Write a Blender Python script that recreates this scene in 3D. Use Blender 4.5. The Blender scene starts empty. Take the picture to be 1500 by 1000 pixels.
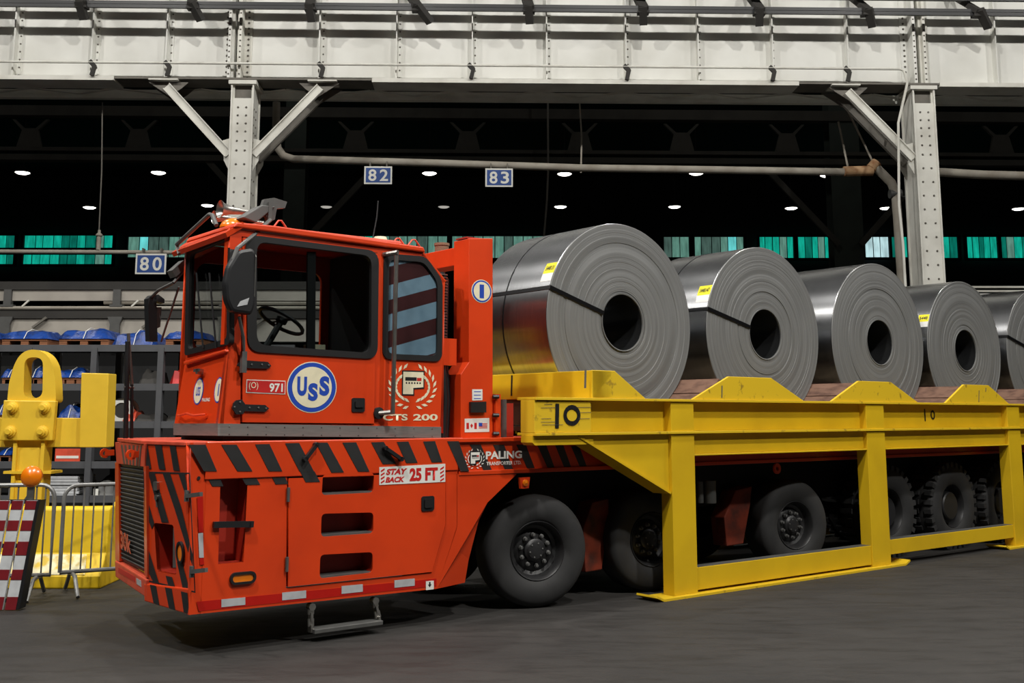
import bpy, math, random
from mathutils import Vector as V
random.seed(7)
S = bpy.context.scene
COL = S.collection
PI = math.pi
# ------------------------------------------------------------------ camera
CAMH, FPX, PIT = 1.75, 1600.0, math.radians(8.5)
cd = bpy.data.cameras.new('camera'); cam = bpy.data.objects.new('camera', cd); COL.objects.link(cam)
cam.location = (0, 0, CAMH); cam.rotation_euler = (PI/2 + PIT, 0, 0)
cd.sensor_width = 36; cd.lens = 36*FPX/1500; cd.shift_y = -130/1500; cd.clip_end = 300
S.camera = cam
# ------------------------------------------------------------------ world, lights, exposure
w = bpy.data.worlds.new('world'); S.world = w; w.use_nodes = True
w.node_tree.nodes['Background'].inputs[0].default_value = (0.9, 0.95, 1, 1)
w.node_tree.nodes['Background'].inputs[1].default_value = 0.02
S.view_settings.view_transform = 'Standard'; S.view_settings.look = 'None'
S.view_settings.gamma = 1; S.view_settings.use_curve_mapping = False
S.view_settings.exposure = 0.0
def bay_or_fill_lamp(x, y, z, e, r=0.2, c=(1, .97, .92)):
    l = bpy.data.lights.new('bay_or_fill_light', 'POINT'); l.energy = e; l.shadow_soft_size = r; l.color = c
    o = bpy.data.objects.new('bay_or_fill_light', l); COL.objects.link(o); o.location = (x, y, z)
for x in (-16, -9.5, -3, 3.5, 10, 16.5): bay_or_fill_lamp(x, 13.0, 13.9, 1500, .12)
for x in (-18, -6, 6, 18): bay_or_fill_lamp(x, 25.0, 13.5, 110)  # unseen fill row, added to lift the beams and columns of the hall
def down_light(x, y, z, e, tilt, r=.35):
    l = bpy.data.lights.new('down_light', 'SPOT'); l.energy = e; l.spot_size = math.radians(126); l.spot_blend = .5; l.shadow_soft_size = r; l.color = (1, .97, .92)
    o = bpy.data.objects.new('down_light', l); COL.objects.link(o); o.location = (x, y, z); o.rotation_euler = (math.radians(tilt), 0, 0)
for x in (-12, -4, 4, 12): down_light(x, 2.5, 14.0, 5000, 8)
def area(x, y, z, sx, sy, e, rx=0, rz=0):
    l = bpy.data.lights.new('roof_light', 'AREA'); l.energy = e; l.shape = 'RECTANGLE'; l.size = sx; l.size_y = sy
    o = bpy.data.objects.new('roof_light', l); COL.objects.link(o); o.location = (x, y, z); o.rotation_euler = (rx, 0, rz)

# ------------------------------------------------------------------ frames (truck axis is turned 38.55 deg from the picture plane)
TH = math.radians(38.5524)
UD = V((math.cos(TH), math.sin(TH), 0)); VD = V((-math.sin(TH), math.cos(TH), 0)); ZD = V((0, 0, 1))
O = V((1.5004, 10.9078, 0)); EYE = V((0, 0, CAMH))
FW = V((0, math.cos(PIT), math.sin(PIT))); UP = V((0, -math.sin(PIT), math.cos(PIT)))
class Pl:
    def __init__(s, o, e1, e2=ZD, n=None):
        s.o = V(o); s.e1 = V(e1).normalized(); s.e2 = V(e2).normalized()
        s.n = (n if n else s.e1.cross(s.e2)).normalized()
    def pt(s, a, b, c=0): return s.o + s.e1*a + s.e2*b + s.n*c
    def px(s, x, y):                         # measured photo point -> coordinates in this real plane
        r = FW + V((1, 0, 0))*(x-750)/FPX - UP*(y-370)/FPX
        t = (s.o-EYE).dot(s.n)/r.dot(s.n); d = EYE + r*t - s.o
        return (d.dot(s.e1), d.dot(s.e2))
    def pq(s, l): return [s.px(*q) for q in l]
    def off(s, c): return Pl(s.o + s.n*c, s.e1, s.e2, s.n)
def SV(v): return Pl(O + VD*v, UD, ZD)       # side plane, normal toward the camera side
def FU(u): return Pl(O + UD*u, -VD, ZD)      # front-facing plane
EPS = math.radians(1.5)
BX = V((math.cos(EPS), math.sin(EPS), 0)); BY = V((-math.sin(EPS), math.cos(EPS), 0))
def BP(d): return Pl(V((0, 22, 0)) + BY*d, BX, ZD)
def YP(y): return Pl(V((0, y, 0)), V((1, 0, 0)), ZD)
def Tp(u, v, w): return O + UD*u + VD*v + ZD*w
# ------------------------------------------------------------------ materials
def L(r, g, b):
    f = lambda c: (c/255/12.92) if c/255 <= .04045 else ((c/255+.055)/1.055)**2.4
    return (f(r), f(g), f(b), 1)
MATS = {}
def mat(name, rgb, rough=.5, metal=0, dirt=.25, sc=3, bump=.0, col2=None, spec=.5, detail=6, emit=None, coat=0, lo=.42, hi=.72, stretch=None):
    m = bpy.data.materials.new(name); m.use_nodes = True; nt = m.node_tree; b = nt.nodes['Principled BSDF']
    c = rgb if len(rgb) == 4 else L(*rgb)
    c2 = (L(*col2) if col2 else tuple(x*.45 for x in c[:3])+(1,))
    b.inputs['Roughness'].default_value = rough; b.inputs['Metallic'].default_value = metal
    b.inputs['Specular IOR Level'].default_value = spec; b.inputs['Coat Weight'].default_value = coat
    tc = nt.nodes.new('ShaderNodeTexCoord'); n = nt.nodes.new('ShaderNodeTexNoise'); n.inputs['Scale'].default_value = sc
    n.inputs['Detail'].default_value = detail
    src = tc.outputs['Object']
    if stretch:
        mp = nt.nodes.new('ShaderNodeMapping'); mp.inputs['Scale'].default_value = stretch
        nt.links.new(src, mp.inputs[0]); src = mp.outputs[0]
    nt.links.new(src, n.inputs['Vector'])
    r = nt.nodes.new('ShaderNodeMapRange'); r.inputs['From Min'].default_value = lo; r.inputs['From Max'].default_value = hi
    r.inputs['To Max'].default_value = dirt
    nt.links.new(n.outputs['Fac'], r.inputs['Value'])
    mx = nt.nodes.new('ShaderNodeMix'); mx.data_type = 'RGBA'; mx.inputs['A'].default_value = c; mx.inputs['B'].default_value = c2
    nt.links.new(r.outputs[0], mx.inputs['Factor']); nt.links.new(mx.outputs['Result'], b.inputs['Base Color'])
    if bump:
        bp = nt.nodes.new('ShaderNodeBump'); bp.inputs['Strength'].default_value = bump; bp.inputs['Distance'].default_value = .02
        nt.links.new(n.outputs['Fac'], bp.inputs['Height']); nt.links.new(bp.outputs[0], b.inputs['Normal'])
    if emit:
        b.inputs['Emission Color'].default_value = c; b.inputs['Emission Strength'].default_value = emit
        nt.links.new(mx.outputs['Result'], b.inputs['Emission Color'])
    MATS[name] = m; return m
ORANGE = mat('orange_paint', (210, 61, 14), .38, dirt=.35, sc=2.5, coat=.15, col2=(165, 42, 12))
ORANGED = mat('orange_paint_worn', (208, 78, 52), .5, dirt=.5, sc=9, col2=(150, 52, 30))
REDIN = mat('darkened_orange_paint', (160, 34, 12), .55, dirt=.5, sc=5)  # darker orange, the shade inside the recesses is put into the colour
REDTAPE = mat('red_reflective_tape', (178, 20, 10), .35, dirt=.2, sc=8)
WHTAPE = mat('white_reflective_tape', (178, 180, 182), .4, dirt=.35, sc=12)
YELLOW = mat('yellow_paint', (212, 174, 22), .45, dirt=.4, sc=1.8, col2=(176, 140, 18), bump=.05)
YELLOW2 = mat('yellow_paint_scuffed', (214, 178, 30), .5, dirt=.8, sc=11, col2=(128, 100, 34), lo=.62, hi=.72, detail=9)
YLIFT = mat('yellow_lifting_paint', (224, 186, 50), .5, dirt=.2, sc=5, col2=(186, 146, 20))
BLACK = mat('black_tape', (38, 38, 38), .5, dirt=.5, sc=9, col2=(24, 24, 24))
FADED = mat('faded_stripe', (96, 76, 62), .6, dirt=.5, sc=14)
RUBBER = mat('tyre_rubber', (44, 44, 44), .75, dirt=.6, sc=6, col2=(30, 30, 31))
RIM = mat('rim_steel_black', (34, 34, 35), .45, dirt=.5, sc=12)
STUD = mat('bare_stud_steel', (120, 120, 118), .4, metal=.6, sc=10)
BLK = mat('black_plastic', (24, 25, 27), .45, dirt=.3, sc=6)
SEAL = mat('rubber_window_seal', (20, 20, 21), .5, dirt=.2, sc=6)
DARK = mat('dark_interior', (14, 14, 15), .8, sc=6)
STEEL = mat('brushed_stainless', (170, 168, 164), .3, metal=.65, dirt=.3, sc=8, stretch=(1, 1, 12))
CHROME = mat('dull_chrome', (170, 168, 162), .3, metal=.9, dirt=.4, sc=12)
ARMR = mat('dim_orange_arm', (120, 40, 14), .7, dirt=.8, sc=6, col2=(30, 18, 12))  # orange darkened, the dim light under the rack is put into it
LOUV = mat('louvre_grey', (58, 58, 56), .6, dirt=.5, sc=9)
PALEP = mat('pale_dusty_panel', (172, 166, 156), .7, dirt=.5, sc=1.5)
SADB = mat('dark_saddle_paint', (70, 56, 36), .8, dirt=.5, sc=3)
GREYMET = mat('grey_metal', (92, 92, 90), .5, metal=.3, dirt=.4, sc=9)
LAMPGREY = mat('grey_housing', (84, 84, 82), .6, dirt=.3, sc=9)
AMBER = mat('amber_lens', (228, 120, 10), .25, dirt=.2, sc=10, coat=.4)
WHITE = mat('white_paint', (224, 224, 216), .6, dirt=.25, sc=4)
CREAM = mat('cream_print', (226, 218, 186), .6, dirt=.2, sc=14)
BLUE = mat('blue_print', (22, 66, 168), .5, dirt=.1, sc=6)
REDP = mat('red_print', (190, 26, 24), .5, dirt=.1, sc=6)
GIRD = mat('girder_white_paint', (226, 226, 220), .7, dirt=.4, sc=.9, col2=(184, 182, 172), bump=.08, detail=9)
COLW = mat('column_white_paint', (224, 223, 214), .65, dirt=.5, sc=1.6, col2=(165, 160, 148), bump=.06)
GREYP = mat('grey_steel_paint', (112, 108, 100), .7, dirt=.5, sc=3)
RIVM = mat('rivet_grey', (96, 92, 84), .6, sc=4)
DGREY = mat('dark_grey_steel', (52, 50, 47), .8, dirt=.5, sc=2)
DKSTEEL = mat('dark_hall_steel', (64, 62, 56), .85, dirt=.6, sc=1.5)
GREENCOL = mat('dark_green_column', (52, 60, 54), .8, dirt=.5, sc=1.5)
BLACKWALL = mat('darkened_wall', (20, 21, 22), .95, dirt=.5, sc=.6)  # near black, the gloom of the unlit hall is put into the colour
PIPE = mat('lagged_pipe', (160, 154, 142), .7, dirt=.6, sc=2.2, col2=(118, 108, 94))
PIPERUST = mat('rusty_pipe', (186, 150, 112), .8, dirt=.9, sc=7, col2=(140, 78, 36))
SHELF = mat('shelf_steel', (74, 75, 78), .6, dirt=.4, sc=4)
TARP = mat('blue_tarp', (16, 60, 136), .35, dirt=.9, sc=9, col2=(6, 24, 66), bump=1.0, coat=.3)
WOOD = mat('pallet_wood', (150, 98, 66), .8, dirt=.6, sc=6, stretch=(1, 6, 6))
SADW = mat('worn_brown_timber', (116, 86, 70), .75, dirt=.9, sc=5, col2=(70, 44, 34), stretch=(1.2, 1.2, 4), bump=.15)
PAPER = mat('stacked_sheets', (200, 202, 204), .5, dirt=.4, sc=10)
SIGNB = mat('sign_blue', (34, 72, 140), .5, dirt=.2, sc=9)
GALV = mat('galvanised_tube', (138, 138, 136), .45, metal=.5, dirt=.4, sc=12)
BRED = mat('barricade_red', (124, 26, 34), .45, dirt=.4, sc=9)
BWHT = mat('barricade_white', (206, 210, 212), .45, dirt=.4, sc=9, col2=(150, 150, 150))
LABY = mat('yellow_label', (236, 222, 30), .5, dirt=.05, sc=6)
SEATM = mat('seat_fabric', (30, 32, 34), .8, sc=6)
STRPB = mat('pale_blue_panel', (120, 146, 164), .4, dirt=.5, sc=6, col2=(78, 104, 124))
STRPR = mat('maroon_panel', (66, 26, 28), .4, dirt=.5, sc=6)
STRAP = mat('steel_strap', (18, 18, 20), .35, metal=.3, dirt=.2, sc=8)
def glass(name, tint, refl):
    m = bpy.data.materials.new(name); m.use_nodes = True; nt = m.node_tree; nt.nodes.clear()
    o = nt.nodes.new('ShaderNodeOutputMaterial'); mx = nt.nodes.new('ShaderNodeMixShader')
    t = nt.nodes.new('ShaderNodeBsdfTransparent'); g = nt.nodes.new('ShaderNodeBsdfGlossy'); f = nt.nodes.new('ShaderNodeFresnel')
    ge = nt.nodes.new('ShaderNodeNewGeometry'); mr = nt.nodes.new('ShaderNodeMapRange'); mr.inputs['To Min'].default_value = refl; mr.inputs['To Max'].default_value = 1/refl
    nt.links.new(ge.outputs['Backfacing'], mr.inputs['Value']); nt.links.new(mr.outputs[0], f.inputs[0]); t.inputs[0].default_value = tint; g.inputs['Roughness'].default_value = .02
    nz = nt.nodes.new('ShaderNodeTexNoise'); nz.inputs['Scale'].default_value = 5
    nt.links.new(f.outputs[0], mx.inputs[0]); nt.links.new(t.outputs[0], mx.inputs[1]); nt.links.new(g.outputs[0], mx.inputs[2])
    nt.links.new(mx.outputs[0], o.inputs[0]); return m
GLASS = glass('cab_glass', (.70, .73, .73, 1), 1.75)
GLASS2 = glass('clear_glass', (.92, .94, .94, 1), 1.4)
def coil_mat():
    m = bpy.data.materials.new('steel_coil'); m.use_nodes = True; nt = m.node_tree; b = nt.nodes['Principled BSDF']; N = nt.nodes; K = nt.links
    tc = N.new('ShaderNodeTexCoord'); sx = N.new('ShaderNodeSeparateXYZ'); K.new(tc.outputs['Object'], sx.inputs[0])
    cb = N.new('ShaderNodeCombineXYZ'); K.new(sx.outputs['X'], cb.inputs[0]); K.new(sx.outputs['Z'], cb.inputs[1])
    ln = N.new('ShaderNodeVectorMath'); ln.operation = 'LENGTH'; K.new(cb.outputs[0], ln.inputs[0])
    oi = N.new('ShaderNodeObjectInfo'); ad = N.new('ShaderNodeMath'); ad.operation = 'MULTIPLY_ADD'; ad.inputs[1].default_value = 17
    K.new(oi.outputs['Random'], ad.inputs[0]); K.new(ln.outputs['Value'], ad.inputs[2])
    n1 = N.new('ShaderNodeTexNoise'); n1.noise_dimensions = '1D'; n1.inputs['Scale'].default_value = 34; n1.inputs['Detail'].default_value = 6; n1.inputs['Roughness'].default_value = .75
    K.new(ad.outputs[0], n1.inputs['W'])
    n2 = N.new('ShaderNodeTexNoise'); n2.inputs['Scale'].default_value = 2.0; K.new(tc.outputs['Object'], n2.inputs['Vector'])
    mr = N.new('ShaderNodeMapRange'); mr.inputs['From Min'].default_value = .3; mr.inputs['From Max'].default_value = .7; mr.inputs['To Min'].default_value = .0; mr.inputs['To Max'].default_value = 1
    K.new(n1.outputs['Fac'], mr.inputs['Value'])
    mx = N.new('ShaderNodeMix'); mx.data_type = 'RGBA'; mx.inputs['A'].default_value = L(112, 113, 112); mx.inputs['B'].default_value = L(134, 135, 134)
    K.new(mr.outputs[0], mx.inputs['Factor'])
    mx2 = N.new('ShaderNodeMix'); mx2.data_type = 'RGBA'; mx2.blend_type = 'MULTIPLY'; mx2.inputs['Factor'].default_value = .25
    K.new(mx.outputs['Result'], mx2.inputs['A']); K.new(n2.outputs['Fac'], mx2.inputs['B']); K.new(mx2.outputs['Result'], b.inputs['Base Color'])
    b.inputs['Roughness'].default_value = .55; b.inputs['Metallic'].default_value = .25
    bp = N.new('ShaderNodeBump'); bp.inputs['Strength'].default_value = .08; bp.inputs['Distance'].default_value = .01
    K.new(n1.outputs['Fac'], bp.inputs['Height']); K.new(bp.outputs[0], b.inputs['Normal']); return m
COILF = coil_mat()
def wrap_mat():
    m = bpy.data.materials.new('coil_outer_wrap'); m.use_nodes = True; nt = m.node_tree; b = nt.nodes['Principled BSDF']; N = nt.nodes; K = nt.links
    tc = N.new('ShaderNodeTexCoord'); mp = N.new('ShaderNodeMapping'); mp.inputs['Scale'].default_value = (.6, 14, .6)
    n = N.new('ShaderNodeTexNoise'); n.inputs['Scale'].default_value = 3; n.inputs['Detail'].default_value = 4
    K.new(tc.outputs['Object'], mp.inputs[0]); K.new(mp.outputs[0], n.inputs['Vector'])
    mx = N.new('ShaderNodeMix'); mx.data_type = 'RGBA'; mx.inputs['A'].default_value = L(156, 158, 160); mx.inputs['B'].default_value = L(192, 193, 195)
    K.new(n.outputs['Fac'], mx.inputs['Factor']); K.new(mx.outputs['Result'], b.inputs['Base Color'])
    b.inputs['Metallic'].default_value = 1; b.inputs['Roughness'].default_value = .27
    b.inputs['Anisotropic'].default_value = .55; b.inputs['Anisotropic Rotation'].default_value = .25; tg = N.new('ShaderNodeTangent'); tg.direction_type = 'RADIAL'; tg.axis = 'Y'; K.new(tg.outputs[0], b.inputs['Tangent'])
    bp = N.new('ShaderNodeBump'); bp.inputs['Strength'].default_value = .04; bp.inputs['Distance'].default_value = .01
    K.new(n.outputs['Fac'], bp.inputs['Height']); K.new(bp.outputs[0], b.inputs['Normal']); return m
WRAP = wrap_mat()
BORE = mat('shaded_bore_steel', (96, 98, 100), .28, metal=.9, dirt=.5, sc=3)  # darker copy of the wrap steel, shade of the bore painted in
# ------------------------------------------------------------------ mesh helpers
class MB:
    def __init__(s): s.v = []; s.f = []; s.sm = []
    def add(s, vs, fs, smooth=False):
        k = len(s.v); s.v += [V(p) for p in vs]; s.f += [tuple(i+k for i in f) for f in fs]; s.sm += [smooth]*len(fs); return s
    def prism(s, pl, poly, c0=0, c1=.01):
        n = len(poly); vs = [pl.pt(a, b, c0) for a, b in poly]+[pl.pt(a, b, c1) for a, b in poly]
        ar = sum(poly[i][0]*poly[(i+1) % n][1]-poly[(i+1) % n][0]*poly[i][1] for i in range(n))
        fs = [tuple(range(n))[::-1], tuple(range(n, 2*n))]+[(i, (i+1) % n, n+(i+1) % n, n+i) for i in range(n)]
        if (ar < 0) != (c1 < c0): fs = [f[::-1] for f in fs]
        return s.add(vs, fs)
    def box(s, pl, a0, a1, b0, b1, c0, c1): return s.prism(pl, [(a0, b0), (a1, b0), (a1, b1), (a0, b1)], c0, c1)
    def bar(s, p, q, wd, ht, up=ZD):
        p, q = V(p), V(q); d = (q-p).normalized(); x = d.cross(up)
        if x.length < 1e-4: x = d.cross(V((1, 0, 0)))
        x.normalize(); y = x.cross(d).normalized(); x *= wd/2; y *= ht/2
        vs = [p-x-y, p+x-y, p+x+y, p-x+y, q-x-y, q+x-y, q+x+y, q-x+y]
        return s.add(vs, [(0, 1, 2, 3), (7, 6, 5, 4), (0, 4, 5, 1), (1, 5, 6, 2), (2, 6, 7, 3), (3, 7, 4, 0)])
    def tube(s, pts, r, n=10):
        pts = [V(p) for p in pts]; ring = []; k = len(s.v); x = None
        for i, p in enumerate(pts):
            d = ((pts[min(i+1, len(pts)-1)]-pts[max(i-1, 0)])).normalized()
            if x is None:
                x = d.cross(ZD) if abs(d.z) < .95 else d.cross(V((1, 0, 0)))
            x = (x - d*x.dot(d)).normalized(); y = d.cross(x)
            rr = r[i] if isinstance(r, (list, tuple)) else r
            ring += [p+(x*math.cos(2*PI*j/n)+y*math.sin(2*PI*j/n))*rr for j in range(n)]
        m = len(pts); fs = [(i*n+j, i*n+(j+1) % n, (i+1)*n+(j+1) % n, (i+1)*n+j) for i in range(m-1) for j in range(n)]
        s.add(ring, fs, True); kk = len(s.f)
        s.f += [tuple(k+j for j in range(n))[::-1], tuple(k+(m-1)*n+j for j in range(n))]; s.sm += [False, False]; return s
    def lathe(s, o, ax, prof, n=24, smooth=True, closed=False):   # prof: (radius, height along ax)
        o = V(o); ax = V(ax).normalized(); x = ax.cross(ZD) if abs(ax.z) < .9 else ax.cross(V((1, 0, 0))); x.normalize(); y = ax.cross(x)
        vs = [o+ax*h+(x*math.cos(2*PI*j/n)+y*math.sin(2*PI*j/n))*r for r, h in prof for j in range(n)]
        m = len(prof); fs = [(i*n+j, i*n+(j+1) % n, (i+1)*n+(j+1) % n, (i+1)*n+j) for i in range(m-1) for j in range(n)]
        if closed: fs += [((m-1)*n+j, (m-1)*n+(j+1) % n, (j+1) % n, j) for j in range(n)]
        return s.add(vs, fs, smooth)
def rootloc(p):
    while p.parent: p = p.parent
    return p.location.copy()
def mk(name, mesh, m, parent=None, smooth_angle=None):
    o = bpy.data.objects.new(name, mesh); COL.objects.link(o)
    if m: mesh.materials.append(m)
    if parent: o.parent = parent
    return o
def build(name, mb, m, parent=None, bevel=0, origin=None, label=None, kind=None):
    base = rootloc(parent) if parent else (V(origin) if origin is not None else V((0, 0, 0)))
    me = bpy.data.meshes.new(name); me.from_pydata([tuple(p-base) for p in mb.v], [], mb.f); me.update()
    me.polygons.foreach_set('use_smooth', mb.sm)
    o = mk(name, me, m, parent)
    if not parent: o.location = base
    if any(mb.sm): me.set_sharp_from_angle(angle=math.radians(40))
    if bevel:
        b = o.modifiers.new('bevel', 'BEVEL'); b.width = bevel; b.segments = 2; b.limit_method = 'ANGLE'; b.angle_limit = math.radians(40)
    if label: o['label'] = label
    if kind: o['kind'] = kind
    return o
def tag(o, label, cat, group=None, kind=None):
    o['label'] = label; o['category'] = cat
    if group: o['group'] = group
    if kind: o['kind'] = kind
    return o
def thing(name, loc, label, cat, group=None):
    o = bpy.data.objects.new(name, None); COL.objects.link(o); o.location = loc; o.empty_display_size = .2
    return tag(o, label, cat, group)
def P(name, pl, poly, c0, c1, m, parent, **k): return build(name, MB().prism(pl, poly, c0, c1), m, parent, **k)
def curve_mesh(cu):
    o = bpy.data.objects.new('tmp', cu); COL.objects.link(o)
    me = bpy.data.meshes.new_from_object(o); bpy.data.objects.remove(o); return me
def plate(name, pl, loops, c0, c1, m, parent, label=None, bevel=0):      # flat sheet with holes: first loop outside, rest holes
    cu = bpy.data.curves.new(name, 'CURVE'); cu.dimensions = '2D'; cu.fill_mode = 'BOTH'; cu.extrude = abs(c1-c0)/2
    for lp in loops:
        sp = cu.splines.new('POLY'); sp.points.add(len(lp)-1); sp.use_cyclic_u = True
        for i, (a, b) in enumerate(lp): sp.points[i].co = (a, b, 0, 1)
    me = curve_mesh(cu); base = rootloc(parent); cm = (c0+c1)/2
    for v in me.vertices: v.co = pl.pt(v.co.x, v.co.y, v.co.z+cm)-base
    me.materials.clear(); me.update(); o = mk(name, me, m, parent)
    if label: o['label'] = label
    return o
def text(name, body, pl, a0, a1, b0, b1, m, parent, bold=.0, c=.002, shear=0, rot=0, space=1):
    cu = bpy.data.curves.new(name, 'FONT'); cu.body = body; cu.size = 1; cu.offset = bold; cu.extrude = 0; cu.shear = shear; cu.fill_mode = 'FRONT'; cu.space_character = space
    cu.resolution_u = 4
    me = curve_mesh(cu); xs = [v.co.x for v in me.vertices]; ys = [v.co.y for v in me.vertices]
    x0, x1, y0, y1 = min(xs), max(xs), min(ys), max(ys); base = rootloc(parent); ca, sa = math.cos(rot), math.sin(rot)
    for v in me.vertices:
        a = (v.co.x-x0)/(x1-x0)*(a1-a0); b = (v.co.y-y0)/(y1-y0)*(b1-b0)
        v.co = pl.pt(a0+a*ca-b*sa, b0+a*sa+b*ca, c)-base
    me.materials.clear(); me.update(); return mk(name, me, m, parent)
def textpx(name, body, pl, x0, y0, x1, y1, m, parent, **k):   # (x0,y0) bottom-left, (x1,y1) top-right
    a0, b0 = pl.px(x0, y0); a1, b1 = pl.px(x1, y1); return text(name, body, pl, a0, a1, b0, b1, m, parent, **k)
def rrect(a0, a1, b0, b1, r, n=5, corners=(1, 1, 1, 1)):      # bl, br, tr, tl
    out = []
    for (cx, cy, st, on, kx, ky) in ((a0+r, b0+r, PI, corners[0], a0, b0), (a1-r, b0+r, 1.5*PI, corners[1], a1, b0), (a1-r, b1-r, 0, corners[2], a1, b1), (a0+r, b1-r, .5*PI, corners[3], a0, b1)):
        if on: out += [(cx+r*math.cos(st+PI/2*i/n), cy+r*math.sin(st+PI/2*i/n)) for i in range(n+1)]
        else: out.append((kx, ky))
    return out
def rpoly(pts, r, n=5):                                      # polygon with rounded corners
    out = []; k = len(pts)
    for i in range(k):
        p, c, q = V(pts[i-1]), V(pts[i]), V(pts[(i+1) % k])
        d1 = (p-c).normalized(); d2 = (q-c).normalized()
        t = min(r, (p-c).length*.45, (q-c).length*.45)
        A, B = c+d1*t, c+d2*t
        for j in range(n+1):
            s = j/n; out.append(tuple(A*(1-s)**2+c*2*s*(1-s)+B*s*s))
    return out
def inset(pts, d):
    n = len(pts); out = []
    cx = sum(p[0] for p in pts)/n; cy = sum(p[1] for p in pts)/n
    ar = sum(pts[i][0]*pts[(i+1) % n][1]-pts[(i+1) % n][0]*pts[i][1] for i in range(n)); sg = 1 if ar > 0 else -1
    for i in range(n):
        p, c, q = V(pts[i-1]), V(pts[i]), V(pts[(i+1) % n])
        e1 = (c-p); e2 = (q-c)
        if e1.length < 1e-6: e1 = e2
        if e2.length < 1e-6: e2 = e1
        n1 = V((-e1.y, e1.x)).normalized()*sg; n2 = V((-e2.y, e2.x)).normalized()*sg
        b = (n1+n2); b = b.normalized() if b.length > 1e-6 else n1
        out.append(tuple(c+b*d/max(.4, b.dot(n1))))
    return out
def ell(a, b, ra, rb, n=40): return [(a+ra*math.cos(2*PI*i/n), b+rb*math.sin(2*PI*i/n)) for i in range(n)]
def recess(name, pl, loop, depth, m, parent):                # open box behind a hole
    n = len(loop); vs = [pl.pt(a, b, -.001) for a, b in loop]+[pl.pt(a, b, -depth) for a, b in loop]
    mb = MB().add(vs, [(i, (i+1) % n, n+(i+1) % n, n+i) for i in range(n)]+[tuple(range(n, 2*n))])
    return build(name, mb, m, parent)
def dup(root, off):
    r = root.copy(); COL.objects.link(r); r.location = root.location+V(off)
    for ch in list(root.children):
        c = ch.copy(); COL.objects.link(c); c.parent = r
        for g in ch.children:
            d = g.copy(); COL.objects.link(d); d.parent = c
    return r
def cpart(o, off, parent=None):
    c = o.copy(); COL.objects.link(c); c.location = o.location+V(off)
    if parent: c.parent = parent
    for g in o.children:
        d = g.copy(); COL.objects.link(d); d.parent = c
    return c
WX = Pl((0, 0, 0), (1, 0, 0), (0, 1, 0))                      # floor plane, normal up
# ================================================================== SETTING
def floor_mat():
    m = bpy.data.materials.new('oily_concrete'); m.use_nodes = True; nt = m.node_tree; b = nt.nodes['Principled BSDF']; N = nt.nodes; K = nt.links
    tc = N.new('ShaderNodeTexCoord')
    def noise(sc, det, st=None, rough=.6):
        n = N.new('ShaderNodeTexNoise'); n.inputs['Scale'].default_value = sc; n.inputs['Detail'].default_value = det; n.inputs['Roughness'].default_value = rough
        if st:
            mp = N.new('ShaderNodeMapping'); mp.inputs['Scale'].default_value = st; mp.inputs['Rotation'].default_value = (0, 0, -.35)
            K.new(tc.outputs['Object'], mp.inputs[0]); K.new(mp.outputs[0], n.inputs['Vector'])
        else: K.new(tc.outputs['Object'], n.inputs['Vector'])
        return n
    a = noise(.5, 7, None, .62); s = noise(1.5, 8, (1, 3.5, 1), .75); g = noise(40, 4)
    def mr(n, lo, hi, t0, t1):
        r = N.new('ShaderNodeMapRange'); r.inputs['From Min'].default_value = lo; r.inputs['From Max'].default_value = hi
        r.inputs['To Min'].default_value = t0; r.inputs['To Max'].default_value = t1; K.new(n.outputs['Fac'], r.inputs['Value']); return r
    mx = N.new('ShaderNodeMix'); mx.data_type = 'RGBA'; mx.inputs['A'].default_value = L(42, 41, 40); mx.inputs['B'].default_value = L(53, 51, 49)
    K.new(mr(a, .35, .65, 0, 1).outputs[0], mx.inputs['Factor'])
    m2 = N.new('ShaderNodeMix'); m2.data_type = 'RGBA'; m2.inputs['B'].default_value = L(33, 32, 31); K.new(mx.outputs['Result'], m2.inputs['A'])
    K.new(mr(s, .48, .68, 0, .8).outputs[0], m2.inputs['Factor'])
    m3 = N.new('ShaderNodeMix'); m3.data_type = 'RGBA'; m3.inputs['B'].default_value = L(86, 84, 80); K.new(m2.outputs['Result'], m3.inputs['A'])
    K.new(mr(g, .66, .8, 0, .7).outputs[0], m3.inputs['Factor']); K.new(m3.outputs['Result'], b.inputs['Base Color'])
    b.inputs['Specular IOR Level'].default_value = .3
    K.new(mr(s, .35, .7, .8, .55).outputs[0], b.inputs['Roughness'])
    bp = N.new('ShaderNodeBump'); bp.inputs['Strength'].default_value = .2; bp.inputs['Distance'].default_value = .01
    K.new(g.outputs['Fac'], bp.inputs['Height']); K.new(bp.outputs[0], b.inputs['Normal']); return m
fl = build('floor', MB().box(WX, -40, 40, -16, 62, -.2, 0), floor_mat()); fl['kind'] = 'structure'
wb = build('wall_back', MB().box(YP(58), -40, 40, 0, 22, -.3, 0), BLACKWALL); wb['kind'] = 'structure'
for nm, x in (('wall_left', -40), ('wall_right', 40)):
    o = build(nm, MB().box(WX, x-.2, x+.2, -16, 58, 0, 22), BLACKWALL); o['kind'] = 'structure'
ce = build('ceiling', MB().box(WX, -40, 40, 22.8, 58, 14.6, 14.9), BLACKWALL); ce['kind'] = 'structure'
o = build('ceiling_crane_bay', MB().box(WX, -40, 40, -16, 22.8, 21.6, 21.9), BLACKWALL); o.name = 'ceiling'; o['kind'] = 'structure'
o = build('wall_front', MB().box(YP(-16), -40, 40, 0, 22, 0, .3), BLACKWALL); o['kind'] = 'structure'
o = build('wall_light_block', MB().box(BP(.45), -40, 40, 10.6, 21.6, -.2, 0), BLACKWALL); o['kind'] = 'structure'  # unseen wall added above the girder to keep bay light out of the hall
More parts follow.
